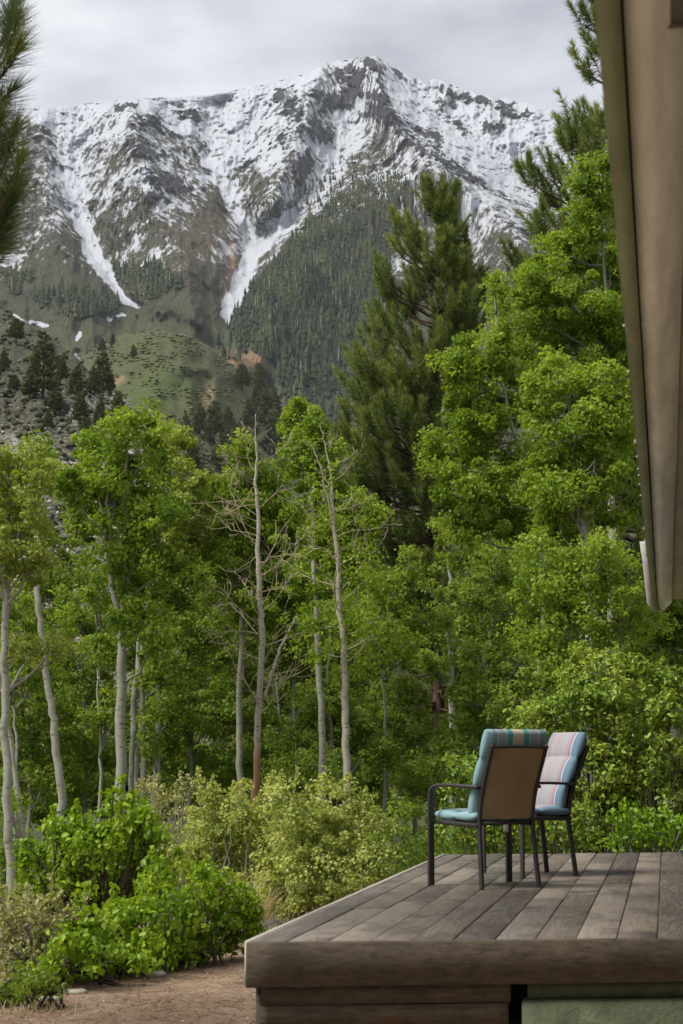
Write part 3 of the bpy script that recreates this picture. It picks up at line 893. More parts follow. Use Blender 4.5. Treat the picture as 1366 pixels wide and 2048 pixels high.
def near_pine():
    rng = np.random.default_rng(7)
    D = 8.2
    base = on_ground(-330, 0, D)
    root = thing('pine_tree', 'long-needled pine whose branch tips enter at the upper left', 'pine tree', base)
    tr, nd = MB(), MB(); br = tr          # limbs grow out of the trunk's own surface
    top = base + np.array([-.1, .2, 7.5])
    tz = np.linspace(0, 1, 10)
    tp = base + (top - base) * tz[:, None]
    tr.tube(tp, .16 * (1 - tz * .9), 10)
    tips = [(34, 60, 8.2), (28, 15, 8.6), (32, 115, 7.9), (-10, 215, 8.4), (-30, 275, 8.1), (40, 335, 8.0), (10, 400, 8.3), (-15, 450, 8.1), (10, 480, 8.2), (-35, 330, 8.0), (-30, 520, 8.2), (-20, 160, 8.0),
            (25, 40, 8.4), (-25, 90, 8.2), (20, 200, 8.3), (30, 270, 8.2), (5, 310, 8.5), (25, 420, 8.1), (-5, 520, 8.4), (0, 255, 8.0), (35, 380, 8.4), (-90, 120, 8.5), (-110, 300, 8.3), (-100, 420, 8.1), (-120, 20, 8.2), (-140, 520, 8.3), (-60, 380, 7.9), (-50, 470, 8.4), (-60, 60, 8.0), (-60, 240, 8.3)]
    S, Dr, L, VA = [], [], [], []
    ends = [P(u, v, d) for (u, v, d) in tips]
    hubz = np.array([1.15, 1.75, 2.4, 3.1, 3.8])            # heights where the limbs towards the view leave the trunk
    limbs = {}
    for e in ends:
        limbs.setdefault(int(np.argmin(np.abs(hubz - (e[2] - .45)))), []).append(e)

    def tuft(e, q):
        dr = e - q; dr /= np.linalg.norm(dr)
        S.append(e - dr * .16); Dr.append(dr + np.array([0, 0, .25])); L.append(.2); VA.append(rng.uniform(.3, .6))
    for k, es in limbs.items():
        mid = np.mean(es, axis=0)
        h = base.copy(); h[2] = hubz[k]
        j = h + (mid - h) * .78; j[2] = min(e[2] for e in es) - .12
        q = curve(h, j, -.1, 8, rng, .02)
        br.tube(q, np.linspace(.034, .014, 8), 7)
        for e in es:
            p = q[rng.integers(4, 8)]
            t = curve(p, e, -.04, 6, rng, .012)
            br.tube(t, np.linspace(.011, .006, 6), 5)
            tuft(e, t[-2])
    for k in range(34):                                     # the rest of the crown, away from the view
        z = rng.uniform(1.0, 6.6); az = rng.uniform(math.radians(95), math.radians(345))
        out = np.array([math.sin(az), math.cos(az), 0.0]) if k % 2 else np.array([-abs(math.cos(az)), math.sin(az), 0.0])
        reach = rng.uniform(.5, 1.0) * np.interp(z, [1, 3, 7.5], [1.3, 1.2, .3])
        if z > 4.6:
            a2 = rng.uniform(0, 6.28); out = np.array([math.cos(a2), math.sin(a2), 0]); reach *= .7
        h = base.copy(); h[2] = z + base[2] * 0; e = h + out * reach + np.array([0, 0, .3])
        if pix_u(e) > -130:
            continue
        q = curve(h, e, -.08, 6, rng, .02)
        br.tube(q, np.linspace(.026, .009, 6), 6)
        tuft(e, q[-2])
        for m_ in range(4):
            p = q[rng.integers(2, 6)]; e2 = p + out * rng.uniform(.1, .3) + rng.normal(0, .14, 3) + np.array([0, 0, .12])
            if pix_u(e2) < -110:
                br.tube([p, (p + e2) / 2, e2], [.008, .007, .005], 5); tuft(e2, p)
    S, Dr, L, VA = map(np.array, (S, Dr, L, VA))
    needles(nd, S, Dr, L, .185, 260, rng, .0042, VA, (1.25, .25))
    build(tr, 'trunk', M['pine_bark'], root, base, True)
    build(nd, 'crown', M['needle_near'], root, base)


near_pine()


def leaves(mb, c, outward, size, rng, var, shape='round', up=.35, droop=0.0):
    """one folded leaf per centre"""
    N = len(c)
    nrm = rng.normal(size=(N, 3)) * .75 + outward * .55 + np.array([0, 0, up])
    nrm /= np.linalg.norm(nrm, axis=1)[:, None]
    ax = np.cross(nrm, rng.normal(size=(N, 3))); ax[:, 2] -= droop
    ax /= np.linalg.norm(ax, axis=1)[:, None]
    sd = np.cross(nrm, ax); sd /= np.linalg.norm(sd, axis=1)[:, None]
    s = size * rng.uniform(.5, 1.25, N)[:, None]
    w = {'round': .46, 'long': .26, 'oval': .34}[shape]
    if shape == 'round':
        v = np.stack([c - ax * s * .5, c + sd * s * w + nrm * s * .06 - ax * s * .06, c + ax * s * .5, c - sd * s * w + nrm * s * .06 - ax * s * .06], 1)
        f = np.arange(N * 4).reshape(-1, 4)
        mb.add(v.reshape(-1, 3), f, np.repeat(var, 4))
    else:
        v = np.stack([c - ax * s * .5, c - ax * s * .16 + sd * s * w + nrm * s * .12, c + ax * s * .18 + sd * s * w * .8 + nrm * s * .1,
                      c + ax * s * .5 - nrm * s * .08, c + ax * s * .18 - sd * s * w * .8 + nrm * s * .1, c - ax * s * .16 - sd * s * w + nrm * s * .12], 1)
        b = np.arange(N)[:, None] * 6
        f = np.concatenate([b + [0, 1, 2, 3], b + [0, 3, 4, 5]], 0)
        mb.add(v.reshape(-1, 3), f, np.repeat(var, 6))


def foliage(mb, blobs, D, rng, size, dens, shape='round', lum=.5, clump=.2, up=.35, droop=0., depth=1.0, twigs=None, dj=0.0):
    """leafy clumps filling ellipsoids given in photo pixels at distance D (metres); returns clump centres"""
    px = D / F
    out = []
    for bl in blobs:
        (u, v, ru, rv) = bl[:4]
        px = (D + (bl[5] if len(bl) > 5 else 0.0)) / F
        k = bl[4] if len(bl) > 4 else 1.0
        dd = bl[5] if len(bl) > 5 else 0.0
        cen = P(u, v, D + dd + rng.normal(0, dj))
        rx, rz = ru * px, rv * px
        ry = rx * depth
        nc = max(4, int(k * (rx * rz * 3.2) / (clump * clump) * 1.0) + 2)
        d = rng.normal(size=(nc, 3)); d /= np.linalg.norm(d, axis=1)[:, None]
        rad = (.2 + .95 * rng.random(nc) ** .6)[:, None] * (1 + .16 * np.sin(d[:, :1] * 5 + u) * np.cos(d[:, 2:] * 4 + v))
        loc = d * rad * np.array([rx, ry, rz])
        cc = cen + loc[:, :1] * _r + loc[:, 1:2] * HF + loc[:, 2:] * np.array([0, 0, 1.0])
        ow = d[:, :1] * _r + d[:, 1:2] * HF + d[:, 2:] * np.array([0, 0, 1.0])
        per = max(5, int(dens * rx * rz * 3.14 * k / nc))
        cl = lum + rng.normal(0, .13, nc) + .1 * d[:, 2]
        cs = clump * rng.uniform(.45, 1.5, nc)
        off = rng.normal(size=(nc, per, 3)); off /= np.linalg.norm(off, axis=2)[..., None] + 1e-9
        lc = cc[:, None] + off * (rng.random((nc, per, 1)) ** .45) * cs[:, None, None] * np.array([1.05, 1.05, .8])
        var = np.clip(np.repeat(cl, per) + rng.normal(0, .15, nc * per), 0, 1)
        leaves(mb, lc.reshape(-1, 3), (np.repeat(ow, per, 0) * .6 + off.reshape(-1, 3) * .7), size, rng, var, shape, up, droop)
        out.append((cen, cc))
    return out


def limb(mb, p0, p1, r0, rng, n=6, sag=-.08, sides=5):
    L = np.linalg.norm(p1 - p0)
    q = curve(p0, p1, sag * L, n, rng, .025 * L ** .5)
    mb.tube(q, np.linspace(r0, max(r0 * .3, .005), n), sides)
    return q


def aspen(label, D, stems, blobs, seed, mat='aspen_leaf', dens=4700, size=.064, lum=.5, group=None, bark='aspen_bark',
          name='aspen_tree', clump=.2, twig='twig_grey', nlimb=1.0, up=.35):
    rng = np.random.default_rng(seed)
    px = D / F
    base = on_ground(stems[0][0][0], 0, D)
    root = thing(name, label, 'tree', base, group)
    tr, br, cr = MB(), MB(), MB()
    axis = []
    for st in stems:
        st = list(st)
        pts = [P(u, v, D) for (u, v, w) in st]; rad = [w * px / 2 * .72 for (u, v, w) in st]
        g = pts[0].copy(); g[2] = ground_z(g[0], g[1]) - .05
        if st[0][1] > 1380 and pts[0][2] > g[2] + .05:
            pts = [g] + pts; rad = [rad[0] * 1.18] + rad
        pts, rad = np.array(pts), np.array(rad)
        # refine
        t = np.linspace(0, len(pts) - 1, len(pts) * 4)
        pp = np.stack([np.interp(t, range(len(pts)), pts[:, k]) for k in range(3)], 1); rp = np.interp(t, range(len(pts)), rad)
        pp[1:-1] = (pp[:-2] + 2 * pp[1:-1] + pp[2:]) / 4
        pp[1:-1] += rng.normal(0, .012, pp[1:-1].shape)
        tr.tube(pp, rp, 9)
        axis.append(pp)
    ax = np.concatenate(axis)
    cl = foliage(cr, blobs, D, rng, size, dens, lum=lum, clump=clump, dj=.35, up=up)
    for cen, cc in cl:
        ok = ax[ax[:, 2] < cen[2] + .1]
        if not len(ok):
            continue
        if len(blobs) < 5:
            br = MB()
        hub = ok[np.argmin(np.linalg.norm(ok - (cen - [0, 0, .6]), axis=1))]
        q = limb(br, hub, cen, .026, rng, 6)
        for c in cc[rng.permutation(len(cc))[:max(3, int(len(cc) * .4 * nlimb))]]:
            limb(br, q[rng.integers(2, 6)], c, .009, rng, 4, -.05, 4)
        if len(blobs) < 5:
            build(br, 'branch', M[twig], root, base, True)
    build(tr, 'trunk', M[bark], root, base, True)
    if len(blobs) > 4:
        build(br, 'branches', M[twig], root, base, True)
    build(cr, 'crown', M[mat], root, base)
    return root


def bare_branch(mb, p, d, L, r, rng, lev=0):
    n = 7
    q = [p]; dd = d / np.linalg.norm(d)
    for s in range(n - 1):
        dd = dd + rng.normal(0, .17, 3) + np.array([0, 0, .06]); dd /= np.linalg.norm(dd)
        q.append(q[-1] + dd * L / (n - 1))
    q = np.array(q)
    mb.tube(q, np.linspace(r, max(.003, r * .3), n), 5 if lev == 0 else 4, cap=False)
    if lev < 2:
        for s in range(int(rng.integers(3, 6)) if lev == 0 else int(rng.integers(1, 4))):
            k = rng.integers(2, n)
            e = (q[k] - q[k - 1]); e = e / np.linalg.norm(e) + rng.normal(0, .55, 3)
            bare_branch(mb, q[k], e, L * rng.uniform(.25, .5), r * .5, rng, lev + 1)


def dead_aspen(label, D, stem, seed, nb, vrange, Lpx, blobs=(), extra=(), low=(), lum=.5):
    rng = np.random.default_rng(seed)
    px = D / F
    base = on_ground(stem[0][0], 0, D)
    root = thing('dead_aspen', label, 'dead tree', base)
    tr, br = MB(), MB()

    def trunk(st, mbx, ground):
        pts = [P(u, v, D) for (u, v, w) in st]; rad = [w * px / 2 * .64 for (u, v, w) in st]
        if ground:
            g = pts[0].copy(); g[2] = ground_z(g[0], g[1]) - .05; pts = [g] + pts; rad = [rad[0] * 1.1] + rad
        pts, rad = np.array(pts), np.array(rad)
        t = np.linspace(0, len(pts) - 1, len(pts) * 4)
        pp = np.stack([np.interp(t, range(len(pts)), pts[:, k]) for k in range(3)], 1); rp = np.interp(t, range(len(pts)), rad)
        pp[1:-1] += rng.normal(0, .01, pp[1:-1].shape)
        mbx.tube(pp, rp, 9)
        return pp
    ax = trunk(stem, tr, True)
    vs = np.array([s[1] for s in stem][::-1]); usx = np.array([s[0] for s in stem][::-1])
    for k in range(nb):
        v = vrange[0] + (vrange[1] - vrange[0]) * ((k + rng.random() * .8) / nb)
        u = np.interp(v, vs, usx)
        az = rng.uniform(0, 2 * math.pi)
        sd = np.sign(math.cos(az)) * (abs(math.cos(az)) ** .6)
        d = _r * sd + HF * math.sin(az) * .8 + np.array([0, 0, rng.uniform(.05, .75)])
        fr = (v - vrange[0]) / (vrange[1] - vrange[0])
        L = np.interp(fr, [0, .35, 1], [.35, 1, .85]) * Lpx * px * rng.uniform(.6, 1.1)
        bare_branch(br, P(u, v, D), d, L, .013 * (.5 + .5 * fr) * (L / (Lpx * px)), rng)
    for st in extra:
        trunk(st, tr, False)
    build(tr, 'trunk', M['dead_bark' if not blobs or len(blobs) < 4 else 'dead_bark2'], root, base, True)
    build(br, 'branches', M['twig_pale'], root, base, True)
    if blobs:
        cr = MB()
        for cen, cc in foliage(cr, blobs, D, rng, .058, 1500, lum=lum, clump=.16, dj=.3):
            pass
        build(cr, 'crown', M['aspen_leaf'], root, base)
    return root


# --- aspens, left to right
aspen('pale-trunked aspen cut by the left edge of the picture', 20.5, [[(24, 1790, 26), (16, 1600, 25), (10, 1450, 23), (7, 1300, 21), (9, 1180, 19), (14, 1080, 14), (22, 960, 6)], [(9, 1180, 12), (-20, 1080, 9), (-40, 980, 5)]],
      [(28, 925, 60, 60), (-10, 990, 80, 80), (75, 985, 38, 70), (40, 1060, 70, 60), (-20, 1110, 70, 60), (75, 1110, 38, 46), (20, 1150, 60, 36), (60, 1300, 70, 36, .8), (110, 1290, 30, 24, .7), (15, 1290, 50, 30, .6)], 201, 'aspen_leaf_yellow', lum=.5, size=.047, clump=.14)
aspen('slim aspen trunk leaning left from below the green bush', 21.5, [[(80, 1822, 20), (61, 1738, 19), (42, 1620, 17), (26, 1530, 15), (8, 1400, 13), (-20, 1250, 8)]],
      [(-40, 1230, 50, 50), (-60, 1300, 50, 50), (15, 1610, 50, 50, .55)], 202, size=.047, clump=.14)
aspen('aspen with a kinked grey trunk second from the left edge', 24, [[(124, 1640, 24), (118, 1540, 23), (107, 1440, 21), (95, 1370, 19), (86, 1290, 17), (76, 1200, 17), (73, 1130, 16), (78, 1040, 8), (80, 960, 4)]],
      [(72, 900, 30, 36), (90, 960, 26, 40), (60, 1030, 40, 40), (85, 1060, 26, 30)], 203, lum=.52, size=.05)
aspen('leafy aspen with full rounded crown left of the bare tree', 25.5, [[(240, 1600, 30), (241, 1400, 28), (247, 1290, 26), (240, 1240, 20), (227, 1190, 17), (222, 1130, 16), (220, 1060, 12), (215, 960, 5)], [(246, 1280, 15), (248, 1180, 14), (250, 1090, 14), (254, 1030, 12), (252, 950, 6), (255, 860, 3)]],
      [(252, 862, 44, 42), (215, 900, 44, 42), (168, 885, 28, 34), (285, 905, 50, 55), (175, 955, 52, 50), (235, 970, 70, 60), (300, 990, 60, 60), (150, 985, 34, 40), (190, 1030, 55, 36), (260, 1050, 70, 46), (320, 1060, 50, 46), (250, 1110, 60, 36, .8), (160, 1060, 30, 26), (275, 1165, 60, 36, .9), (240, 1205, 40, 22, .8), (285, 1240, 55, 34, .9), (320, 1275, 40, 26, .7), (340, 1120, 40, 40, .8)], 204, lum=.48)
aspen('paler yellow-green aspen behind the full rounded crown', 30, [[(272, 1560, 22), (268, 1420, 20), (280, 1300, 18), (300, 1180, 12), (320, 1050, 7)]],
      [(325, 850, 34, 40), (345, 920, 44, 60), (380, 960, 34, 40), (370, 1030, 50, 50), (395, 1080, 40, 50), (350, 1110, 50, 46), (120, 960, 14, 40)], 205, 'aspen_leaf_yellow', lum=.55)
aspen('thin grey aspen stems clustered right of the leafy aspen', 28, [[(308, 1590, 21), (316, 1480, 19), (321, 1380, 16), (322, 1290, 13), (318, 1180, 9), (330, 1080, 5)], [(288, 1560, 18), (284, 1400, 14), (276, 1300, 9), (290, 1200, 5)], [(262, 1560, 16), (268, 1460, 15), (270, 1380, 13), (285, 1290, 9)]],
      [(330, 1180, 50, 40), (380, 1170, 50, 46), (330, 1320, 60, 46, .8), (390, 1260, 50, 46), (350, 1410, 50, 46, .7), (300, 1470, 40, 40, .4)], 206, 'willow_leaf', lum=.5)
aspen('leafy aspen directly behind the bare tree with brown foot', 31, [[(480, 1560, 20), (478, 1450, 18), (482, 1300, 14), (490, 1100, 9), (498, 950, 4)]],
      [(492, 915, 44, 34), (470, 960, 50, 44), (530, 970, 46, 46), (440, 1000, 36, 40), (500, 1030, 66, 56), (560, 1020, 36, 50), (450, 1070, 50, 50), (530, 1100, 66, 56), (470, 1150, 66, 50), (560, 1160, 55, 46), (500, 1220, 70, 50, .8)], 207, lum=.5)
aspen('bright aspen top right of the bare tree', 29.5, [[(645, 1560, 20), (640, 1400, 18), (632, 1200, 14), (625, 1000, 9), (608, 850, 4)]],
      [(608, 815, 30, 28), (590, 850, 32, 36), (630, 850, 30, 34), (600, 905, 40, 40), (640, 915, 40, 44), (615, 965, 50, 44), (670, 985, 40, 44), (640, 1030, 60, 44), (700, 1030, 46, 40), (745, 1020, 26, 30), (620, 1090, 60, 46), (690, 1090, 60, 46), (735, 1090, 36, 36), (650, 1150, 66, 44, .8)], 208, lum=.54)
dead_aspen('bare dead tree with pale branches and reddish brown foot', 27, [(512, 1600, 22), (514, 1520, 22), (517, 1440, 21), (522, 1340, 20), (524, 1250, 19), (520, 1190, 18), (516, 1100, 15), (514, 1000, 11), (512, 920, 7), (511, 870, 3.5), (511, 828, 2)],
           301, 46, (850, 1440), 130, blobs=[(530, 1190, 40, 24, .7), (500, 1205, 26, 16, .6)],
           extra=[[(530, 1400, 11), (545, 1340, 11), (560, 1295, 9), (578, 1265, 7), (590, 1232, 4)]])
dead_aspen('half bare aspen with forked top and leafy skirt', 25.5, [(692, 1500, 24), (690, 1400, 23), (689, 1290, 21), (680, 1220, 19), (677, 1120, 15), (668, 1040, 11), (662, 950, 7), (650, 890, 4), (640, 850, 2)],
           302, 26, (880, 1340), 115, blobs=[(690, 1215, 60, 30), (640, 1235, 50, 30), (740, 1240, 50, 34), (700, 1265, 60, 34), (770, 1170, 36, 30), (640, 1300, 50, 34, .8), (740, 1320, 50, 34, .7), (690, 1350, 40, 40, .5), (745, 1100, 40, 30, .5), (640, 900, 40, 40, .4), (720, 1010, 50, 34, .5), (600, 1260, 40, 30, .7), (690, 1060, 46, 34, .5), (630, 1010, 46, 36, .45), (660, 960, 40, 34, .4), (740, 1050, 34, 26, .5), (620, 1130, 50, 34, .5), (720, 1150, 46, 30, .6)],
           extra=[[(677, 1110, 9), (655, 1000, 7), (640, 930, 5), (622, 890, 3)]])
aspen('slender pale trunk rising in front of the dark pine', 36, [[(905, 1540, 17), (903, 1400, 16), (899, 1250, 13), (897, 1120, 9), (900, 1020, 5)]],
      [(880, 1230, 40, 30, .7), (930, 1190, 36, 30, .8), (870, 1330, 40, 34, .7), (860, 1180, 30, 24, .5)], 209, 'willow_leaf', lum=.5)
# --- aspens at the right
aspen('tall bright aspen rising behind the others beside the eave', 33, [[(1215, 1560, 26), (1222, 1300, 24), (1225, 1000, 20), (1215, 700, 14), (1205, 450, 7), (1205, 330, 3)]],
      [(1203, 325, 32, 36), (1165, 365, 30, 40), (1215, 395, 46, 46), (1175, 440, 46, 46), (1110, 500, 44, 40), (1150, 520, 50, 50), (1060, 540, 34, 40), (1225, 520, 56, 66), (1090, 570, 55, 46), (1160, 600, 66, 55), (1050, 620, 40, 40), (1225, 650, 66, 66), (1110, 660, 60, 50), (1060, 690, 40, 34), (1180, 720, 66, 50), (1290, 560, 60, 80), (1300, 720, 70, 80)], 210, lum=.56)
aspen('bright aspen with pointed top right of the dark pine', 27.5, [[(1085, 1500, 24), (1092, 1300, 23), (1085, 1050, 19), (1060, 930, 16), (1030, 870, 13), (1005, 770, 9), (992, 660, 5), (990, 570, 3)]],
      [(989, 565, 20, 28), (998, 615, 26, 34), (990, 670, 38, 34), (930, 700, 30, 28), (905, 725, 28, 24), (960, 735, 50, 40), (1020, 720, 40, 40), (920, 775, 46, 34), (985, 800, 60, 46), (1040, 800, 40, 46), (925, 835, 46, 34), (870, 890, 30, 28), (985, 880, 70, 50), (905, 925, 50, 40), (960, 960, 70, 46), (1040, 950, 50, 60, .7), (900, 985, 40, 34), (990, 1030, 70, 46), (930, 1050, 50, 40), (1040, 1040, 50, 46)], 211, lum=.55)
aspen('broad leafy aspen in front of the pine by the eave', 25.5, [[(1175, 1500, 26), (1180, 1300, 25), (1170, 1100, 21), (1150, 950, 15), (1130, 830, 8), (1115, 745, 4)]],
      [(1105, 735, 30, 26), (1080, 770, 34, 34), (1140, 765, 46, 36), (1195, 760, 46, 44), (1245, 790, 36, 46), (1090, 825, 50, 40), (1160, 835, 60, 46), (1225, 865, 50, 46), (1110, 890, 66, 46), (1190, 920, 66, 46), (1080, 955, 50, 40), (1150, 985, 70, 44), (1235, 970, 50, 50, .7), (1110, 1040, 60, 40), (1270, 900, 40, 60), (1200, 1030, 60, 36, .6)], 212, lum=.54)
aspen('low spreading aspen sapling below the eave corner', 23, [[(1165, 1480, 18), (1170, 1350, 16), (1160, 1230, 11), (1150, 1130, 5)], [(1175, 1400, 12), (1220, 1280, 9), (1250, 1180, 4)]],
      [(1085, 1090, 36, 28), (1075, 1130, 40, 34), (1140, 1105, 55, 34), (1205, 1110, 50, 34), (1260, 1130, 36, 40), (1120, 1165, 66, 40), (1200, 1170, 66, 44), (1080, 1200, 50, 40), (1260, 1210, 46, 46, .8), (1160, 1235, 80, 44), (1080, 1270, 55, 40), (1230, 1270, 60, 40, .8), (1310, 1240, 30, 26, .8), (1140, 1310, 80, 40, .8), (1330, 1150, 40, 60, .6)], 213, lum=.55, size=.052)
aspen('aspen at the right border behind the eave end', 27, [[(1345, 1560, 18), (1348, 1400, 16), (1342, 1250, 12), (1345, 1100, 6)]],
      [(1340, 1100, 50, 46), (1390, 1150, 50, 60), (1330, 1190, 44, 44), (1370, 1250, 55, 46), (1320, 1290, 50, 40), (1390, 1330, 50, 46), (1430, 1250, 50, 70), (1310, 1370, 50, 36)], 214, 'willow_leaf', lum=.5)
# --- understory thicket behind the trunks
UND = [
    ('dark leafy aspen sapling filling the gap beside the left edge', 30, 60, [(40, 1380, 60, 60), (60, 1470, 80, 60), (20, 1540, 70, 50), (100, 1400, 50, 70), (90, 1560, 70, 46)]),
    ('leafy sapling between the kinked trunk and the leafy aspen', 31, 170, [(160, 1230, 50, 46), (150, 1300, 60, 50), (190, 1370, 60, 60), (150, 1440, 60, 50), (190, 1510, 70, 50), (130, 1200, 26, 30), (200, 1260, 50, 50), (160, 1570, 80, 36)]),
    ('sapling behind the cluster of thin grey stems', 33, 380, [(370, 1240, 60, 50), (420, 1180, 44, 40), (400, 1330, 70, 60), (360, 1420, 66, 60), (430, 1420, 60, 60), (400, 1510, 80, 50), (310, 1500, 60, 55), (440, 1280, 50, 50)]),
    ('leafy sapling low behind the bare tree', 33, 560, [(560, 1290, 60, 46), (530, 1370, 70, 50), (590, 1410, 70, 50), (490, 1440, 50, 50), (550, 1490, 80, 46), (610, 1330, 50, 46), (470, 1350, 50, 60), (470, 1530, 70, 40)]),
    ('sapling below the half bare aspen', 31, 660, [(650, 1400, 60, 50), (620, 1470, 70, 50), (700, 1440, 60, 50), (660, 1540, 80, 46), (740, 1500, 60, 50), (590, 1550, 60, 40)]),
    ('dark green sapling left of the pine trunk', 34, 800, [(770, 1290, 55, 46), (830, 1250, 46, 36), (800, 1380, 60, 46), (760, 1440, 60, 50), (830, 1470, 66, 46), (780, 1540, 80, 40), (850, 1560, 70, 40)]),
    ('leafy sapling right of the pine trunk', 31, 980, [(980, 1130, 55, 46), (950, 1200, 55, 46), (1010, 1230, 60, 50), (960, 1300, 60, 46), (1030, 1330, 60, 50), (950, 1380, 60, 46), (1010, 1430, 70, 40), (940, 1470, 60, 46), (900, 1520, 60, 36)]),
    ('sapling between the low spreading aspen and the right bush', 27, 1080, [(1080, 1370, 60, 40), (1130, 1400, 60, 36), (1040, 1400, 50, 30), (1200, 1350, 60, 36), (1290, 1310, 50, 40, .7), (1340, 1340, 50, 40, .7)]),
]
for k, (lab, D, u0, bl) in enumerate(UND):
    us_ = [b[0] for b in bl]
    aspen(lab, D, [[(u0, 1600, 12), (u0 + 4, 1480, 10), (u0 - 6, 1380, 7), (u0, 1270, 4)]], bl, 230 + k, 'willow_leaf', 2600, .066, .52,
          'leafy saplings filling the thicket behind the trunks', name='sapling', clump=.19, nlimb=1.4, up=.5)
UND2 = [
    ('bright sapling in the middle of the grove between bare tree and half bare aspen', 32, 590, [(585, 1180, 50, 46), (570, 1240, 60, 46), (600, 1300, 60, 40), (420, 1130, 44, 44), (440, 1220, 50, 44), (400, 1100, 40, 44)]),
    ('bright sapling right of the half bare aspen', 33, 770, [(780, 1160, 50, 40), (760, 1220, 60, 40), (800, 1290, 55, 40), (740, 1280, 55, 40), (820, 1130, 40, 34), (850, 1240, 44, 34), (700, 1170, 50, 40)]),
    ('leafy sapling under the pointed aspen', 32, 1020, [(1010, 1120, 60, 46), (1050, 1160, 55, 50), (940, 1120, 55, 40), (1040, 1090, 50, 44), (900, 1080, 44, 40), (1000, 1180, 60, 40)]),
    ('leafy sapling behind the pale-trunked aspen at the left edge', 27, 30, [(10, 1220, 50, 46), (50, 1250, 50, 46), (20, 1330, 60, 46), (80, 1340, 40, 40), (130, 1240, 26, 34)]),
    ('leafy sapling in front of the rounded aspen foot', 29, 200, [(195, 1140, 40, 36), (205, 1190, 40, 36), (200, 1300, 50, 44), (215, 1430, 46, 50), (330, 1230, 60, 44), (370, 1330, 50, 44)]),
]
for k, (lab, D, u0, bl) in enumerate(UND2):
    aspen(lab, D, [[(u0, 1600, 10), (u0 + 4, 1480, 9), (u0 - 6, 1380, 7), (u0, 1270, 4)]], bl, 250 + k, 'aspen_leaf', 2600, .06, .5,
          'leafy saplings filling the thicket behind the trunks', name='sapling', clump=.18, nlimb=1.4, up=.5)
# deeper row of the thicket
DEEP = [(-40, 42), (90, 46), (230, 44), (330, 50), (430, 44), (560, 48), (660, 42), (740, 50), (830, 56), (980, 44), (1080, 48), (1180, 42), (1300, 46)]
_names = ['at the far left', 'behind the kinked trunk', 'behind the leafy aspen', 'behind the thin grey stems', 'left of the bare tree', 'right of the bare tree',
          'behind the half bare aspen', 'left of the dark pine', 'behind the dark pine trunk', 'right of the dark pine', 'behind the pointed aspen', 'behind the broad aspen', 'under the eave corner']
deep_src = None
for k, (u0, D) in enumerate(DEEP):
    lab = 'shaded thicket tree deep in the grove ' + _names[k]
    if k % 4 == 0:
        rng0 = np.random.default_rng(400 + k)
        bl = [(u0 + rng0.uniform(-90, 90), v, rng0.uniform(50, 80), rng0.uniform(36, 55)) for v in range(1090, 1640, 42)]
        src = aspen(lab, D, [[(u0, 1580, 14), (u0, 1400, 10), (u0 + 5, 1250, 5)]], bl, 260 + k, 'willow_leaf', 1700, .09, .5,
                    'shaded thicket trees deep in the grove', name='thicket_tree', clump=.28, up=.5)
        continue
    r = src.copy(); COL.objects.link(r); r.location = Vector(on_ground(u0, 0, D)); r.rotation_euler = (0, 0, k * 1.9)
    r['label'] = lab
    for ch in list(src.children):
        c = ch.copy(); COL.objects.link(c); c.parent = r


# ------------------------------------------------------------------ pines on the two nearer hills
def hill_pine_mesh(seed, round_=False):
    rng = np.random.default_rng(seed)
    tr, cr = MB(), MB()
    tr.tube([(0, 0, -.4), (0.02, 0, .5), (0, .02, 1.0)], [.028, .02, .004], 6)
    for lev in np.linspace(.18 if not round_ else .35, 1.0, 15):
        w = (1 - lev) ** .75 * .24 + .02 if not round_ else .22 * math.sin(max(.08, 1 - lev) * 2.6) + .03
        n = max(4, int(26 * w / .2))
        az = rng.uniform(0, 6.28, n); rad = w * rng.uniform(.35, 1.05, n)
        c = np.stack([rad * np.cos(az), rad * np.sin(az), lev + rng.normal(0, .02, n) - rad * .15], -1)
        for q, a in zip(c, az):
            m = 7
            S = q + rng.normal(0, .012, (m, 3))
            needles(cr, S, np.tile([math.cos(a), math.sin(a), .7], (m, 1)), np.full(m, .05), .05, 3, rng, .03, np.full(m, np.clip(rng.normal(.42, .18), 0, 1)))
    return tr.mesh('trunk'), cr.mesh('crown')


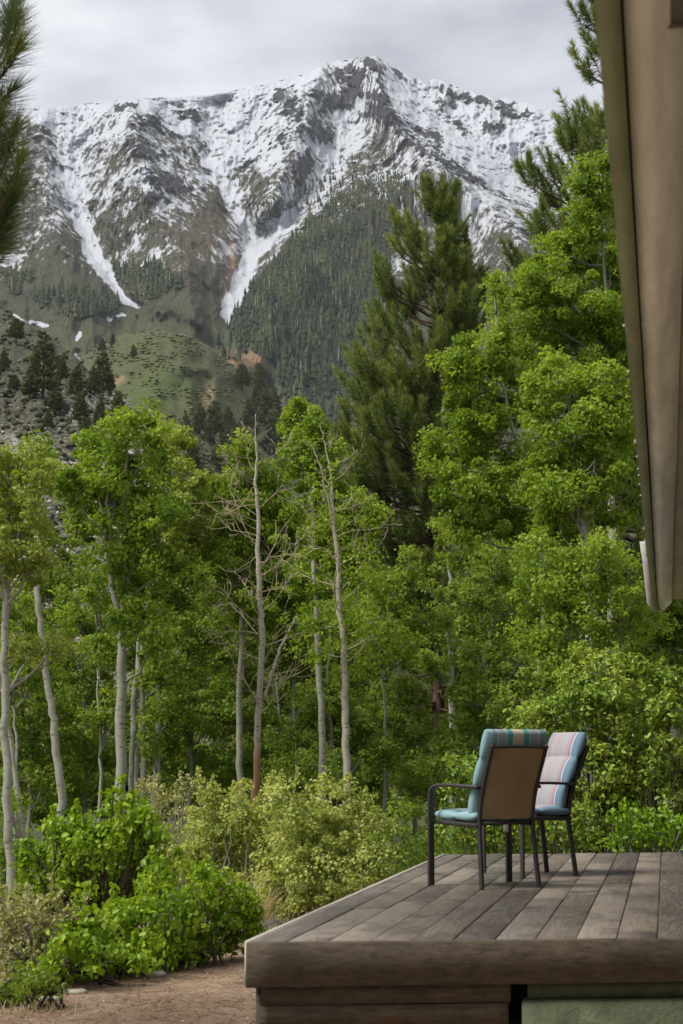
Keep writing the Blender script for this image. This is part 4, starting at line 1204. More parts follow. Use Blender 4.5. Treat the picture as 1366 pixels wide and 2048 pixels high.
HPM = [hill_pine_mesh(1), hill_pine_mesh(2), hill_pine_mesh(3, True), hill_pine_mesh(4)]
HP = [  # u, v of the foot, height px, hill, kind, words
    (30, 690, 52, 'L', 2, 'bushy round pine high on the rocky hill at the left edge'),
    (85, 800, 130, 'L', 3, 'tall pine with reddish trunk on the rocky hill'),
    (205, 795, 90, 'L', 1, 'dark pine on the shoulder of the rocky hill'),
    (190, 790, 60, 'L', 0, 'dark pine beside the shoulder of the rocky hill'),
    (120, 770, 60, 'L', 2, 'pine just right of the reddish trunked pine'),
    (150, 800, 70, 'L', 0, 'pine in the middle of the rocky hill'),
    (60, 800, 60, 'L', 1, 'low pine below the reddish trunked pine'),
    (110, 830, 56, 'L', 2, 'wide low pine under the middle of the rocky hill'),
    (160, 850, 66, 'L', 3, 'pine halfway down the rocky hill'),
    (200, 860, 60, 'L', 0, 'pine near the tall aspen top on the rocky hill'),
    (235, 850, 66, 'L', 1, 'pine at the right edge of the rocky hill'),
    (30, 790, 40, 'L', 2, 'small round pine near the left edge of the rocky hill'),
    (95, 860, 40, 'L', 0, 'small pine above the talus stones'),
    (265, 880, 56, 'L', 1, 'pine peeking above the rounded aspen crown'),
    (170, 880, 44, 'L', 2, 'low pine left of the rounded aspen crown'),
    (300, 900, 60, 'L', 0, 'pine behind the rounded aspen crown'),
    (10, 740, 40, 'L', 3, 'small pine on the far left slope'),
    (105, 980, 50, 'L', 1, 'pine in the gap between the left aspens'),
    (110, 1100, 40, 'L', 2, 'low shrubby pine in the gap above the talus'),
    (345, 930, 60, 'L', 3, 'pine right of the rounded aspen crown'),
    (385, 950, 70, 'L', 0, 'pine in the dark hollow left of the bare tree'),
    (420, 1010, 70, 'L', 1, 'pine at the foot of the rocky hill'),
    (487, 782, 56, 'G', 2, 'round-topped pine standing on the green spur'),
    (535, 775, 62, 'G', 1, 'pointed pine right of the round-topped one'),
    (205, 704, 30, 'G', 0, 'small conifer at the head of the green hill'),
    (228, 690, 24, 'G', 1, 'tiny conifer on the crest of the green hill'),
    (265, 720, 28, 'G', 3, 'lone small conifer on the meadow patch'),
    (425, 890, 90, 'G', 1, 'tall conifer low on the green hill'),
    (400, 870, 60, 'G', 0, 'conifer left of the tall one on the green hill'),
    (455, 880, 66, 'G', 3, 'conifer right of the tall one on the green hill'),
    (370, 900, 66, 'G', 1, 'conifer above the rounded aspen crown on the green hill'),
    (500, 880, 76, 'G', 0, 'conifer behind the tip of the bare tree'),
    (530, 860, 80, 'G', 1, 'conifer right of the tip of the bare tree'),
    (550, 840, 66, 'G', 3, 'conifer on the right flank of the green hill'),
    (515, 830, 56, 'G', 0, 'conifer on the flank below the pointed pine'),
    (545, 910, 90, 'G', 1, 'blue-green conifer in the valley left of the bright aspen top'),
    (470, 930, 80, 'G', 0, 'conifer in the valley left of the bare tree'),
    (440, 950, 80, 'G', 3, 'conifer in the valley above the leafy aspen'),
    (500, 940, 80, 'G', 1, 'dark conifer in the valley behind the bare tree'),
    (680, 900, 70, 'G', 3, 'dark conifer beside the big pine in the valley'),
]
for (u, v, hp, hill, kd, lab) in HP:
    base = _pick(LU, LV, LP, u, v) if hill == 'L' else _pick(GU, GV, GP, u, v)
    D = float((base - CAM) @ HF)
    s = hp * D / F
    o = thing('hill_pine', lab, 'pine tree', base, 'pines dotting the nearer hillsides', rz=u * .37)
    o.scale = (s * 1.15, s * 1.15, s)
    tm, cm = HPM[kd]
    obj('trunk', tm, M['pine_bark'], o); obj('crown', cm, M['hill_needle'], o)


# ------------------------------------------------------------------ shrubs
def shrub(label, D, blobs, seed, mat, size, dens, shape, clump, name='shrub', stems=14, twig='twig_grey', lum=.5, up=.4, droop=.0, group=None, depth=1.0, cat='shrub', spray=0):
    rng = np.random.default_rng(seed)
    uc = np.average([b[0] for b in blobs], weights=[b[2] for b in blobs])
    base = on_ground(uc, 0, D)
    root = thing(name, label, cat, base, group)
    st, cr = MB(), MB()
    cl = foliage(cr, blobs, D, rng, size, dens, shape, lum, clump, up, droop, depth, dj=.12)
    px = D / F
    for cen, cc in cl:
        foot = base + (cen - base) * np.array([.55, .55, 0]) + np.append(rng.normal(0, .06, 2), 0)
        foot[2] = ground_z(foot[0], foot[1]) - .02
        for c in cc[rng.permutation(len(cc))[:stems]]:
            q = curve(foot + np.append(rng.normal(0, .08, 2), 0), c, .06, 6, rng, .025)
            st.tube(q, np.linspace(.011, .003, 6), 4, cap=False)
        if spray:      # leafy shoots standing out of the outline
            for c in cc[np.argsort(-cc[:, 2])[:spray]]:
                h = rng.uniform(.06, .18); d = np.array([rng.normal(0, .25), rng.normal(0, .25), 1.0])
                st.tube([c, c + d * h], [.004, .002], 4, cap=False)
                k = 34; t = rng.random(k)
                leaves(cr, c + d * (t * h)[:, None] + rng.normal(0, .022, (k, 3)) * (1.4 - t)[:, None], rng.normal(size=(k, 3)), size, rng, np.clip(lum + .12 + rng.normal(0, .14, k), 0, 1), shape, up, droop)
    build(st, 'stems', M[twig], root, base, True)
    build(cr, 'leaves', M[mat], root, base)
    return root


shrub('tall back part of the bright green broad-leaved bush', 13.2, [(245, 1625, 55, 36), (235, 1665, 60, 40), (300, 1660, 40, 36), (130, 1655, 46, 28, .8), (110, 1690, 55, 28, .8), (180, 1690, 70, 46), (290, 1710, 60, 46), (110, 1735, 60, 34), (200, 1750, 80, 46), (330, 1740, 50, 40), (110, 1785, 60, 36), (190, 1800, 60, 36), (270, 1790, 60, 36), (60, 1760, 40, 40)],
      501, 'bush_leaf', .048, 5000, 'oval', .1, name='broadleaf_bush', lum=.6, droop=.5, spray=2, stems=6, twig='twig_dark')
shrub('low front mound of the bright green broad-leaved bush beside the dirt', 11.6, [(*b_[:4], (b_[4] if len(b_) > 4 else 1.0), np.interp(b_[0], [120, 500], [-.9, 1.0])) for b_ in [(350, 1770, 60, 34), (420, 1780, 60, 36), (470, 1815, 46, 40), (300, 1810, 66, 40), (390, 1830, 66, 40), (450, 1850, 55, 32), (250, 1850, 66, 40), (330, 1880, 66, 36), (180, 1870, 60, 44), (230, 1915, 70, 40), (140, 1920, 50, 40), (300, 1920, 40, 24), (370, 1905, 50, 22), (440, 1882, 40, 18), (480, 1850, 34, 26), (200, 1940, 60, 20), (270, 1935, 40, 20), *[(u_, HOR + 1.37 * F / (11.6 + np.interp(u_, [120, 500], [-.9, 1.0])) - 14, 34, 17) for u_ in range(120, 500, 36)]]],
      502, 'bush_leaf', .044, 7000, 'oval', .09, name='broadleaf_bush', lum=.64, droop=.6, spray=1, stems=3, twig='twig_dark')
shrub('large yellow-green small-leaved shrub beside the deck edge', 15.2, [(600, 1620, 70, 50), (680, 1610, 60, 50), (570, 1680, 80, 56), (650, 1690, 90, 60), (730, 1670, 50, 56), (730, 1730, 56, 46), (600, 1750, 90, 46), (680, 1770, 80, 40), (540, 1770, 50, 40), (620, 1800, 80, 30), (560, 1800, 50, 26), (690, 1805, 60, 24), (740, 1780, 50, 30)],
      503, 'yellow_leaf', .036, 8500, 'oval', .1, lum=.62, stems=4, spray=3)
shrub('yellow-green shrub in front of the bare tree', 17, [(420, 1640, 46, 50), (400, 1690, 60, 50), (470, 1630, 50, 50), (460, 1700, 60, 50), (530, 1620, 40, 46), (520, 1690, 50, 50), (430, 1750, 70, 44), (500, 1760, 60, 40), (370, 1740, 50, 40), (410, 1590, 18, 34), (545, 1580, 18, 34)],
      504, 'yellow_leaf', .038, 7500, 'oval', .1, lum=.64, stems=4, spray=4)
shrub('greyish twiggy shrub behind the bright green bush', 18, [(300, 1600, 44, 34, .7), (350, 1600, 44, 34, .7), (330, 1660, 55, 46, .5), (370, 1700, 40, 44, .4)],
      505, 'sage_leaf', .034, 4200, 'oval', .1, lum=.55, stems=26, spray=4)
shrub('grey-green sage shrub in the lower left corner', 11.0, [(40, 1830, 55, 40), (90, 1840, 60, 40), (30, 1890, 60, 44), (100, 1900, 55, 40), (150, 1850, 40, 34, .7), (-20, 1870, 50, 60), (60, 1940, 60, 30), (20, 1960, 50, 30), (130, 1940, 40, 26)],
      506, 'sage_leaf', .036, 5500, 'long', .09, name='sagebrush_bush', lum=.5, stems=20, spray=4)
shrub('low dark green shrub by the flat stones', 9.9, [(60, 1962, 46, 26), (10, 1975, 46, 30), (95, 1980, 30, 22), (40, 1992, 50, 16)], 507, 'willow_leaf', .032, 11000, 'long', .07, name='low_shrub', lum=.55, stems=4, twig='twig_dark', droop=-.6)
shrub('big glossy bush with yellow-green tips behind the chairs', 17.6, [(1215, 1330, 50, 34), (1160, 1365, 50, 32), (1290, 1345, 46, 34), (1340, 1360, 40, 36), (1220, 1390, 70, 40), (1120, 1410, 46, 30), (1060, 1440, 46, 28), (1300, 1410, 60, 44), (1150, 1450, 70, 40), (1240, 1460, 70, 44), (1340, 1460, 46, 56), (1090, 1490, 60, 36), (1190, 1520, 70, 46), (1280, 1530, 70, 50), (1350, 1560, 50, 60), (1230, 1590, 66, 46), (1320, 1630, 60, 46), (1170, 1590, 50, 40), (1240, 1650, 60, 36), (1150, 1650, 50, 40, .8), (1190, 1690, 60, 30, .8), (1330, 1690, 50, 30)],
      508, 'right_bush_leaf', .062, 4200, 'long', .14, name='glossy_bush', lum=.64, stems=4, twig='twig_dark', up=.5, spray=3)
shrub('small leafy bush at the far end of the deck', 15.6, [(1270, 1640, 46, 34), (1330, 1650, 44, 36), (1250, 1680, 40, 22), (1310, 1685, 50, 20), (1365, 1670, 40, 34)],
      509, 'bush_leaf', .05, 3400, 'oval', .1, name='low_shrub', lum=.4, droop=.3)
shrub('dim leafy shrub under the chairs beyond the deck', 19, [(920, 1560, 40, 40), (980, 1560, 50, 46), (1040, 1590, 60, 46), (940, 1630, 60, 40, .7), (1050, 1650, 60, 40), (1130, 1640, 60, 50), (980, 1690, 60, 34), (1080, 1700, 60, 30), (920, 1680, 50, 40, .7)],
      510, 'right_bush_leaf', .055, 3600, 'oval', .12, lum=.5, stems=3, twig='twig_dark')


ugs = []
UG = [(20, 22, 'at the left edge behind the sage'), (150, 24, 'behind the tall green bush'), (250, 26, 'at the foot of the leafy aspen'), (360, 24, 'behind the greyish twiggy shrub'), (470, 26, 'left of the bare tree foot'),
      (560, 24, 'right of the bare tree foot'), (660, 25, 'at the foot of the half bare aspen'), (740, 22, 'behind the large yellow-green shrub'), (810, 21, 'right of the large yellow-green shrub'), (870, 24, 'at the foot of the dark pine'), (950, 26, 'behind the front chair')]
for k, (u0, D, wh) in enumerate(UG):
    lab = 'dark leafy undergrowth shrub ' + wh
    if k < 3:
        bl = [(u0 + dx, 1511 + 2.3 * F / D - hh, rx, ry) for dx, hh, rx, ry in ((-50, 60, 60, 50), (30, 60, 70, 55), (-20, 130, 60, 46), (50, 130, 50, 40), (-70, 120, 40, 36), (10, 180, 50, 34))]
        ugs.append(shrub(lab, D, bl, 530 + k, 'willow_leaf', .055, 2600, 'oval', .13, name='undergrowth_shrub', lum=.5, stems=6, group='undergrowth shrubs at the foot of the grove', spray=1))
        continue
    src = ugs[k % 3]
    r = src.copy(); COL.objects.link(r); r.location = Vector(on_ground(u0, 0, D)); r.rotation_euler = (0, 0, k * 2.1); r['label'] = lab
    for ch in list(src.children):
        c = ch.copy(); COL.objects.link(c); c.parent = r


def grass_clump(label, u, D, n, h, spread, mat, seed, lean=.35, group=None, name='grass_clump', lift=0.0):
    rng = np.random.default_rng(seed)
    base = on_ground(u, 0, D)
    mb = MB()
    k = 5
    t = np.linspace(0, 1, k)
    for _ in range(n):
        p = rng.normal(0, spread, 3); p[2] = 0
        az = rng.uniform(0, 6.28); d = np.array([math.cos(az), math.sin(az), 0])
        L = h * rng.uniform(.5, 1.1); le = lean * rng.uniform(.2, 1.5)
        q = p + np.outer(t * L, [0, 0, 1.0]) + np.outer(t ** 2 * L * le, d) - np.outer(t ** 3 * L * le * .45, [0, 0, 1.0])
        sd = np.cross(d, [0, 0, 1.0]) * rng.choice([-1, 1]); w = .0045 * (1 - t * .85)
        v = np.concatenate([q - sd * w[:, None], q + sd * w[:, None]])
        mb.add(v, [[a, a + k, a + 1 + k, a + 1] for a in range(k - 1)], np.clip(rng.normal(.5, .22), 0, 1))
    o = build(mb, name, M[mat])
    o.location = Vector(base)
    return tag(o, label, 'grass', group)


for q, (u, D, n, h, lab) in enumerate([(850, 16.2, 260, .62, 'green grass tuft left of the front chair'), (905, 15.4, 300, .75, 'tallest green grass tuft behind the front chair'), (815, 17.2, 240, .6, 'pale green grass tuft by the yellow-green shrub'),
                                       (960, 15.8, 200, .6, 'green grass tuft under the front chair seat'), (1020, 15.7, 170, .55, 'green grass tuft between the chairs'), (780, 15.3, 150, .45, 'short grass tuft at the deck edge')]):
    grass_clump(lab, u, D, n, h, .12, 'grass', 600 + q, .5, 'grass tufts beyond the deck')
grass_clump('dry straw-coloured grass behind the bright green bush', 505, 14.4, 240, .62, .09, 'dry_grass', 620, .55, name='dry_grass')
grass_clump('grey dry grass tuft beside the deck corner', 800, 14.9, 160, .42, .14, 'dry_grass', 621, 1.0, name='dry_grass')
grass_clump('dry grass lying by the weathered block', 560, 13.2, 120, .34, .14, 'dry_grass', 622, 1.9, name='dry_grass')
grass_clump('dry brown grass at the foot of the low shrub in the corner', 60, 9.7, 50, .1, .12, 'dry_grass', 623, .9, name='dry_grass')


# ------------------------------------------------------------------ house eave
def paint(name, col, dirt=(.12, .1, .08), scale=(6, .8, 6), rough=.7, amt=.6):
    m = Mat(name, rough, .3)
    a = m.noise(m.coord('Object', scale), 1.5, 6, .65); b = m.noise(m.coord('Object', (30, 3, 30)), 2.0, 4, .6)
    c = m.ramp(a, [(.35, tuple(x * .72 for x in col)), (.6, col)])
    c = m.mix(m.math('MULTIPLY_ADD', b, 4 * amt, -2.35 * amt, clamp=True), c, dirt)
    m.color(c).bump(b, .25, .004)
    return m.m


M['green_paint'] = paint('green_paint', (.3, .34, .21), (.1, .1, .07))
M['cream_paint'] = paint('cream_paint', (.86, .89, .84), (.5, .46, .38))
M['soffit_paint'] = paint('soffit_paint', (.46, .46, .42), (.15, .1, .06))
M['tan_panel'] = paint('tan_panel', (.46, .43, .33), (.12, .09, .05))
M['painted_shade'] = Mat('painted_shade', .9, .1).color((.02, .018, .015)).m
M['flash'] = paint('flash', (.42, .38, .35), (.2, .15, .12))
M['roofing'] = paint('roofing', (.12, .11, .1), (.05, .05, .05))
M['metal_dark'] = Mat('metal_dark', .45, .5).color((.11, .105, .1)).m
EH, ED = 1.45, 17.7                  # eave height above the camera, far end
YE = 17.9
house = thing('house', 'house eave with pale green fascia and cream beam along the right edge', 'house', (1.6, 8, -.56))
HO = np.array([1.6, 8, -.56])


def strip(name, prof, y0, y1, mat, parent=house, org=HO, cut=0.0, end=None, wob=0.0):
    """profile (x, z) polygon pulled along y; wob makes the line slightly uneven like old timber"""
    mb = MB(); n = 24; k = len(prof)
    ys = np.linspace(y0, y1, n)
    rng = np.random.default_rng(abs(hash(len(name) * 7 + k)) % 1000)
    dx = wob * (fbm(ys / 2.3, ys * 0 + 3.3, 12, 2) - .5) * 2
    v = np.array([[(x + dx[a], y, z) for (x, z) in prof] for a, y in enumerate(ys)])
    if end:
        for q, dy in end.items():
            v[-1, q, 1] += dy
    f = [[a * k + b, a * k + (b + 1) % k, (a + 1) * k + (b + 1) % k, (a + 1) * k + b] for a in range(n - 1) for b in range(k)]
    mb.add(v.reshape(-1, 3), f)
    mb.f.append(np.array([[b for b in range(k)][::-1]])); mb.f.append(np.array([[(n - 1) * k + b for b in range(k)]]))
    return build(mb, name, mat, parent, org)


Z = CAM[2] + EH
def ex(u, v, z):                     # x of the eave line through a pixel, at height z
    return float(onz(u, v, z)[0])


X0, X1, X2, X3, X4 = ex(1194, 60, Z), ex(1243, 60, Z), ex(1250, 60, Z), ex(1311, 150, Z), ex(1353.5, 900, Z + .085)
ycut = [-3.0, float(onz(1263, 660, Z)[1]), float(onz(1279, 935, Z)[1]), YE]
for q in range(3):
    strip('fascia_board', [(X0 + q * .001, Z - .004 + .003 * (q % 2)), (X1, Z - .004), (X1, Z + .13), (X0 + q * .001, Z + .13)], ycut[q] + (.012 if q else 0), ycut[q + 1], M['green_paint'], end={0: -.05, 3: -.05} if q < 2 else None)
strip('shadow_gap', [(X1, Z + .03), (X2, Z + .03), (X2, Z + .12), (X1, Z + .12)], -3, YE - .05, M['painted_shade'])  # solid near-black strip filling the gap, its shade painted in as colour
strip('beam', [(X2, Z + .02), (X3, Z), (X4, Z + .085), (X4, Z + .13), (X2, Z + .13)], -3, YE + .05, M['cream_paint'], wob=.003)
for q in range(12):                  # soffit planks
    strip('soffit_board', [(X4 + .003 + q * .142, Z + .1), (X4 + q * .142 + .14, Z + .1), (X4 + q * .142 + .14, Z + .118), (X4 + .003 + q * .142, Z + .118)], -3, YE - .1, M['soffit_paint'] if q else M['tan_panel'])
strip('roof', [(X0 - .004, Z + .134), (X0 - .004, Z + .154), (4.2, Z + 1.6), (4.2, Z + 1.56)][::-1], -3.2, YE + .15, M['roofing'])
wall = strip('wall', [(1.75, -.6), (1.75, Z + .1), (1.9, Z + .1), (1.9, -.6)][::-1], -3, YE - .6, M['tan_panel'])
# cross bracket under the soffit near the camera
mb = MB()
c0 = CAM + ray(1303, 36) / ray(1303, 36)[2] * (EH + .06)
mb.box((c0[0], c0[1] - .28, Z + .035), (c0[0] + .16, c0[1] - .02, Z + .098))
mb.box((c0[0] - .006, c0[1] - .02, Z + .03), (c0[0] + .17, c0[1] - .008, Z + .098))
build(mb, 'bracket', M['metal_dark'], house, HO)
# bent flashing at the far end of the fascia
mb = MB()
pl = [(1279, 1083), (1293, 1082), (1297, 1100), (1303, 1140), (1309, 1180), (1322, 1221), (1306, 1223), (1294, 1206), (1289, 1160), (1284, 1115)]
q = np.array([P(u, v, 16.9) for k, (u, v) in enumerate(pl)])
k = len(pl)
mb.add(np.concatenate([q, q + HF * .006]), [[a, (a + 1) % k, k + (a + 1) % k, k + a] for a in range(k)])
mb.f.append(np.array([[k - 1 - a for a in range(k)]])); mb.f.append(np.array([[k + a for a in range(k)]]))
build(mb, 'bent_flashing', M['flash'], house, HO)
# little pale beads hanging along the outer edge
strg = thing('bead_string', 'string of small pale beads along the outer edge of the eave', 'bead string', (X0, 9, Z))
mb = MB(); yy = np.linspace(5.2, 13.5, 60)
zz = Z + .06 - .012 * np.abs(np.sin(yy * 4))
mb.tube(np.stack([np.full(60, X0 - .004), yy, zz], 1), .0025, 5)
build(mb, 'cord', M['metal_dark'], strg, (X0, 9, Z))
mbb = MB()
for a in range(5):
    pass
th = np.linspace(0, 2 * math.pi, 9)[:-1]
rings = [(0.0, -.011), (.008, -.008), (.011, 0), (.008, .008), (.003, .012)]
v = .48 * np.array([[(r * math.cos(t), r * math.sin(t), z) for t in th] for r, z in rings]).reshape(-1, 3)
mbb.add(v, [[a * 8 + b, a * 8 + (b + 1) % 8, (a + 1) * 8 + (b + 1) % 8, (a + 1) * 8 + b] for a in range(4) for b in range(8)])
bead_me = mbb.mesh('bead', True)
_mm = Mat('bead', .6, .3).color((.42, .42, .37)).m
for y in np.sort(np.random.default_rng(4).uniform(5.4, 13.3, 19)):
    b = obj('bead', bead_me, _mm, strg)
    b.location = (-.006, y - 9, .045 - .012 * abs(math.sin(y * 4)))


# ------------------------------------------------------------------ deck
def wood(name, stops, graincol, ring=True, dark=None):
    m = Mat(name, .78, .25)
    oi = m.node('ShaderNodeObjectInfo')
    tc = m.node('ShaderNodeTexCoord'); ad = m.node('ShaderNodeVectorMath', operation='ADD')
    sc = m.node('ShaderNodeVectorMath', operation='SCALE'); sc.inputs[0].default_value = (37, 53, 19)
    m.l.new(oi.outputs['Random'], sc.inputs['Scale']); m.l.new(tc.outputs['Object'], ad.inputs[0]); m.l.new(sc.outputs[0], ad.inputs[1])

    def mp(s):
        q = m.node('ShaderNodeMapping'); q.inputs['Scale'].default_value = s; m.l.new(ad.outputs[0], q.inputs['Vector']); return q.outputs['Vector']
    return m, oi, mp


def deck_wood():
    m, oi, mp = wood('weathered_deck', None, None)
    base = m.ramp(oi.outputs['Random'], [(0, (.045, .037, .03)), (.18, (.08, .066, .052)), (.4, (.145, .12, .093)), (.65, (.205, .17, .13)), (.85, (.28, .24, .19)), (1, (.085, .08, .076))])
    g = m.noise(mp((26, 1.1, 26)), 2.2, 6, .7, .4)
    wv = m.noise(mp((8, .45, 8)), 1.3, 3, .5, 1.2)
    rings = m.math('PINGPONG', m.math('MULTIPLY', wv, 14), 1.0)
    st = m.noise(mp((2.2, 1.2, 2)), 1.2, 5, .62)
    c = m.mix(m.math('MULTIPLY', g, .75), base, (.05, .043, .037))
    c = m.mix(m.math('MULTIPLY', rings, .28), c, (.27, .235, .19))
    c = m.mix(m.math('MULTIPLY_ADD', st, 5.2, -2.55, clamp=True), c, (.06, .05, .042))
    m.color(c).bump(m.math('ADD', g, m.math('MULTIPLY', rings, .3)), .5, .004)
    return m.m


def beam_wood():
    m, oi, mp = wood('weathered_beam', None, None)
    g = m.noise(mp((1.0, 22, 26)), 2.0, 6, .68, .5)
    st = m.noise(mp((1.4, 4, 4)), 1.2, 5, .6)
    k = m.noise(mp((4, 8, 9)), 1.0, 2, .5)
    c = m.ramp(g, [(.3, (.045, .035, .024)), (.55, (.092, .074, .052)), (.75, (.135, .112, .08))])
    c = m.mix(m.math('MULTIPLY_ADD', st, 4.0, -2.15, clamp=True), c, (.035, .028, .022))
    c = m.mix(m.math('MULTIPLY_ADD', k, 12, -8.2, clamp=True), c, (.1, .055, .028))
    m.color(c).bump(g, .5, .004)
    return m.m


M['deck'] = deck_wood(); M['beam'] = beam_wood()
M['edge_wood'] = paint('edge_wood', (.42, .38, .32), (.2, .16, .12), (5, .6, 5), .8)
XL = -1.815
XR = 1.7
# the front and far edge, from the picture
A0, A1 = onz(500, 1888, 0), onz(1366, 1879, 0)
B0, B1 = onz(893, 1709, 0), onz(1366, 1704, 0)


def yf(x):
    return A0[1] + (A1[1] - A0[1]) * (x - A0[0]) / (A1[0] - A0[0])


def yb(x):
    return B0[1] + (B1[1] - B0[1]) * (x - B0[0]) / (B1[0] - B0[0])


XL = (A0[0] + B0[0]) / 2
DO = np.array([0, 10, -.56])
deck = thing('wooden_deck', 'weathered grey plank deck with a thick front beam', 'deck', DO)
rng = np.random.default_rng(77)


def plank(x0, x1, f0, f1, dz, name='board', mat='deck', z0=-.038, z1=0.0):
    """f0, f1 as fraction from the near to the far edge"""
    def yy(x, f):
        return yf(x) + .045 + (yb(x) - yf(x) - .045) * f
    c = .006
    cx, cy = (x0 + x1) / 2, (yy(x0, f0) + yy(x1, f1)) / 2
    b = [(x0, yy(x0, f0)), (x1, yy(x1, f0)), (x1, yy(x1, f1)), (x0, yy(x0, f1))]
    b = [(x - cx, y - cy) for x, y in b]
    t = [(x + (c if x < 0 else -c), y + (c if y < 0 else -c)) for x, y in b]
    mb = MB()
    v = [(x, y, z0) for x, y in b] + [(x, y, z1 - c * .7) for x, y in b] + [(x, y, z1) for x, y in t]
    f = [[3, 2, 1, 0], [8, 9, 10, 11]] + [[l * 4 + i, l * 4 + (i + 1) % 4, (l + 1) * 4 + (i + 1) % 4, (l + 1) * 4 + i] for l in range(2) for i in range(4)]
    mb.add(v, f)
    o = build(mb, name, M[mat], deck)
    o.location = Vector((cx, cy, dz)) - Vector(DO)
    o.rotation_euler = (rng.normal(0, .0008), rng.normal(0, .006), 0)
    return o


plank(XL, XL + .13, 0, 1, .001, 'rim_board')
x = XL + .135
while x < XR:
    w = .181
    cuts = [0]
    while cuts[-1] < 1:
        nx = cuts[-1] + rng.uniform(.16, .55)
        cuts.append(1 if nx > .86 else nx)
    for a, b in zip(cuts[:-1], cuts[1:]):
        plank(x, x + w - rng.uniform(.003, .007), a + .0006, b - .0006, rng.uniform(-.004, .002))
    x += w
# front beam, trim strip, skirting, left side boards
def slab(name, x0, x1, off0, off1, z0, z1, mat, bev=.006, seg=30, wob=.0):
    mb = MB()
    xs = np.linspace(x0, x1, seg)
    prof = [(off0, z0), (off1, z0), (off1, z1 - bev), (off1 - 0, z1), (off0 + bev, z1), (off0, z1 - bev)]
    k = len(prof)
    nz = (fbm(xs / .3, xs * 0 + 2, 19, 3) - .5) * wob
    v = np.array([[(xx, yf(xx) + o, z + (nz[a] if z > (z0 + z1) / 2 else -nz[a])) for (o, z) in prof] for a, xx in enumerate(xs)]).reshape(-1, 3)
    f = [[a * k + b, a * k + (b + 1) % k, (a + 1) * k + (b + 1) % k, (a + 1) * k + b] for a in range(seg - 1) for b in range(k)]
    mb.add(v, [r[::-1] for r in f])
    mb.f.append(np.array([list(range(k))])); mb.f.append(np.array([[(seg - 1) * k + b for b in range(k)][::-1]]))
    cx = (x0 + x1) / 2
    mb.v = [q - np.array([cx, yf(cx), 0]) for q in mb.v]
    o = obj(name, mb.mesh(name), M[mat], deck)
    o.location = Vector((cx, yf(cx), 0)) - Vector(DO)
    return o


slab('front_beam', XL - .012, XR, 0, .042, -.186, .004, 'beam', wob=.004)
xg = onz(1012, 1888, 0)[0]
slab('skirt_board', XL + .035, xg, .07, .1, -.272, -.19, 'beam', wob=.006)
slab('skirt_board', XL + .035, xg - .01, .065, .1, -.37, -.276, 'beam', wob=.006)
slab('skirt_board', XL + .035, xg, .07, .1, -.6, -.374, 'beam', wob=.006)
mb = MB()
ys = [A0[1] + .04, B0[1] - .01]
mb.prism([(XL - .03, ys[0]), (XL - .003, ys[0]), (XL - .003, ys[1]), (XL - .03, ys[1])], -.186, .008)
o = build(mb, 'side_beam', M['edge_wood'], deck, DO)
mb = MB(); mb.prism([(XL + .0, ys[0] + .1), (XL + .03, ys[0] + .1), (XL + .03, ys[1]), (XL, ys[1])], -.62, -.19)
build(mb, 'side_skirt', M['beam'], deck, DO)
mb = MB()
for xx in np.arange(XL + .3, XR, .6):
    mb.box((xx, yf(xx) + .12, -.19), (xx + .04, yb(xx) - .1, -.045))
build(mb, 'joists', M['beam'], deck, DO)
for xx, yy in ((XL + .1, 8.6), (XL + .1, 11.5), (XL + .1, 14.2), (0.6, 11.5), (.6, 14.2)):
    mb = MB(); mb.box((xx, yy, -.75), (xx + .09, yy + .09, -.19)); build(mb, 'post', M['beam'], deck, DO)


def green_concrete():
    m = Mat('green_concrete', .85, .25)
    a = m.noise(m.coord('Object'), 5, 6, .65); b = m.noise(m.coord('Object'), 40, 4, .6)
    c = m.ramp(a, [(.35, (.085, .102, .06)), (.6, (.15, .17, .105))])
    c = m.mix(m.math('MULTIPLY_ADD', a, 9, -5.6, clamp=True), c, (.26, .26, .2))
    c = m.mix(m.math('MULTIPLY_ADD', b, 5, -3.3, clamp=True), c, (.09, .1, .06))
    m.color(c).bump(m.math('ADD', a, b), .6, .012)
    return m.m


def concrete():
    xg2 = onz(1040, 1888, 0)[0]
    rng = np.random.default_rng(8)
    root = thing('concrete_footing', 'pale green painted concrete footing under the deck front', 'footing', (.6, 7.8, -.6))
    for nm, xa, off0, off1, z0, z1 in (('upper_block', xg2 + .012, .10, .5, -.262, -.192), ('lower_block', xg2 - .008, .03, .5, -.75, -.266)):
        mb = MB(); seg = 40
        xs = np.linspace(xa, XR + .1, seg); prof = [(off0, z0), (off0, z1 - .02), (off0 + .018, z1), (off1, z1), (off1, z0)]
        k = len(prof)
        nz = (fbm(xs / .06, xs * 0 + 5, 29, 3) - .5)
        v = np.array([[(xx, yf(xx) + o + (nz[a] * .016 if b in (1, 2) else 0), z + (nz[a] * .02 if b in (1,) else 0)) for b, (o, z) in enumerate(prof)] for a, xx in enumerate(xs)]).reshape(-1, 3)
        f = [[a * k + b, a * k + (b + 1) % k, (a + 1) * k + (b + 1) % k, (a + 1) * k + b] for a in range(seg - 1) for b in range(k)]
        mb.add(v, f); mb.f.append(np.array([list(range(k))[::-1]])); mb.f.append(np.array([[(seg - 1) * k + b for b in range(k)]]))
        build(mb, nm, green_concrete(), root, (.6, 7.8, -.6))


concrete()


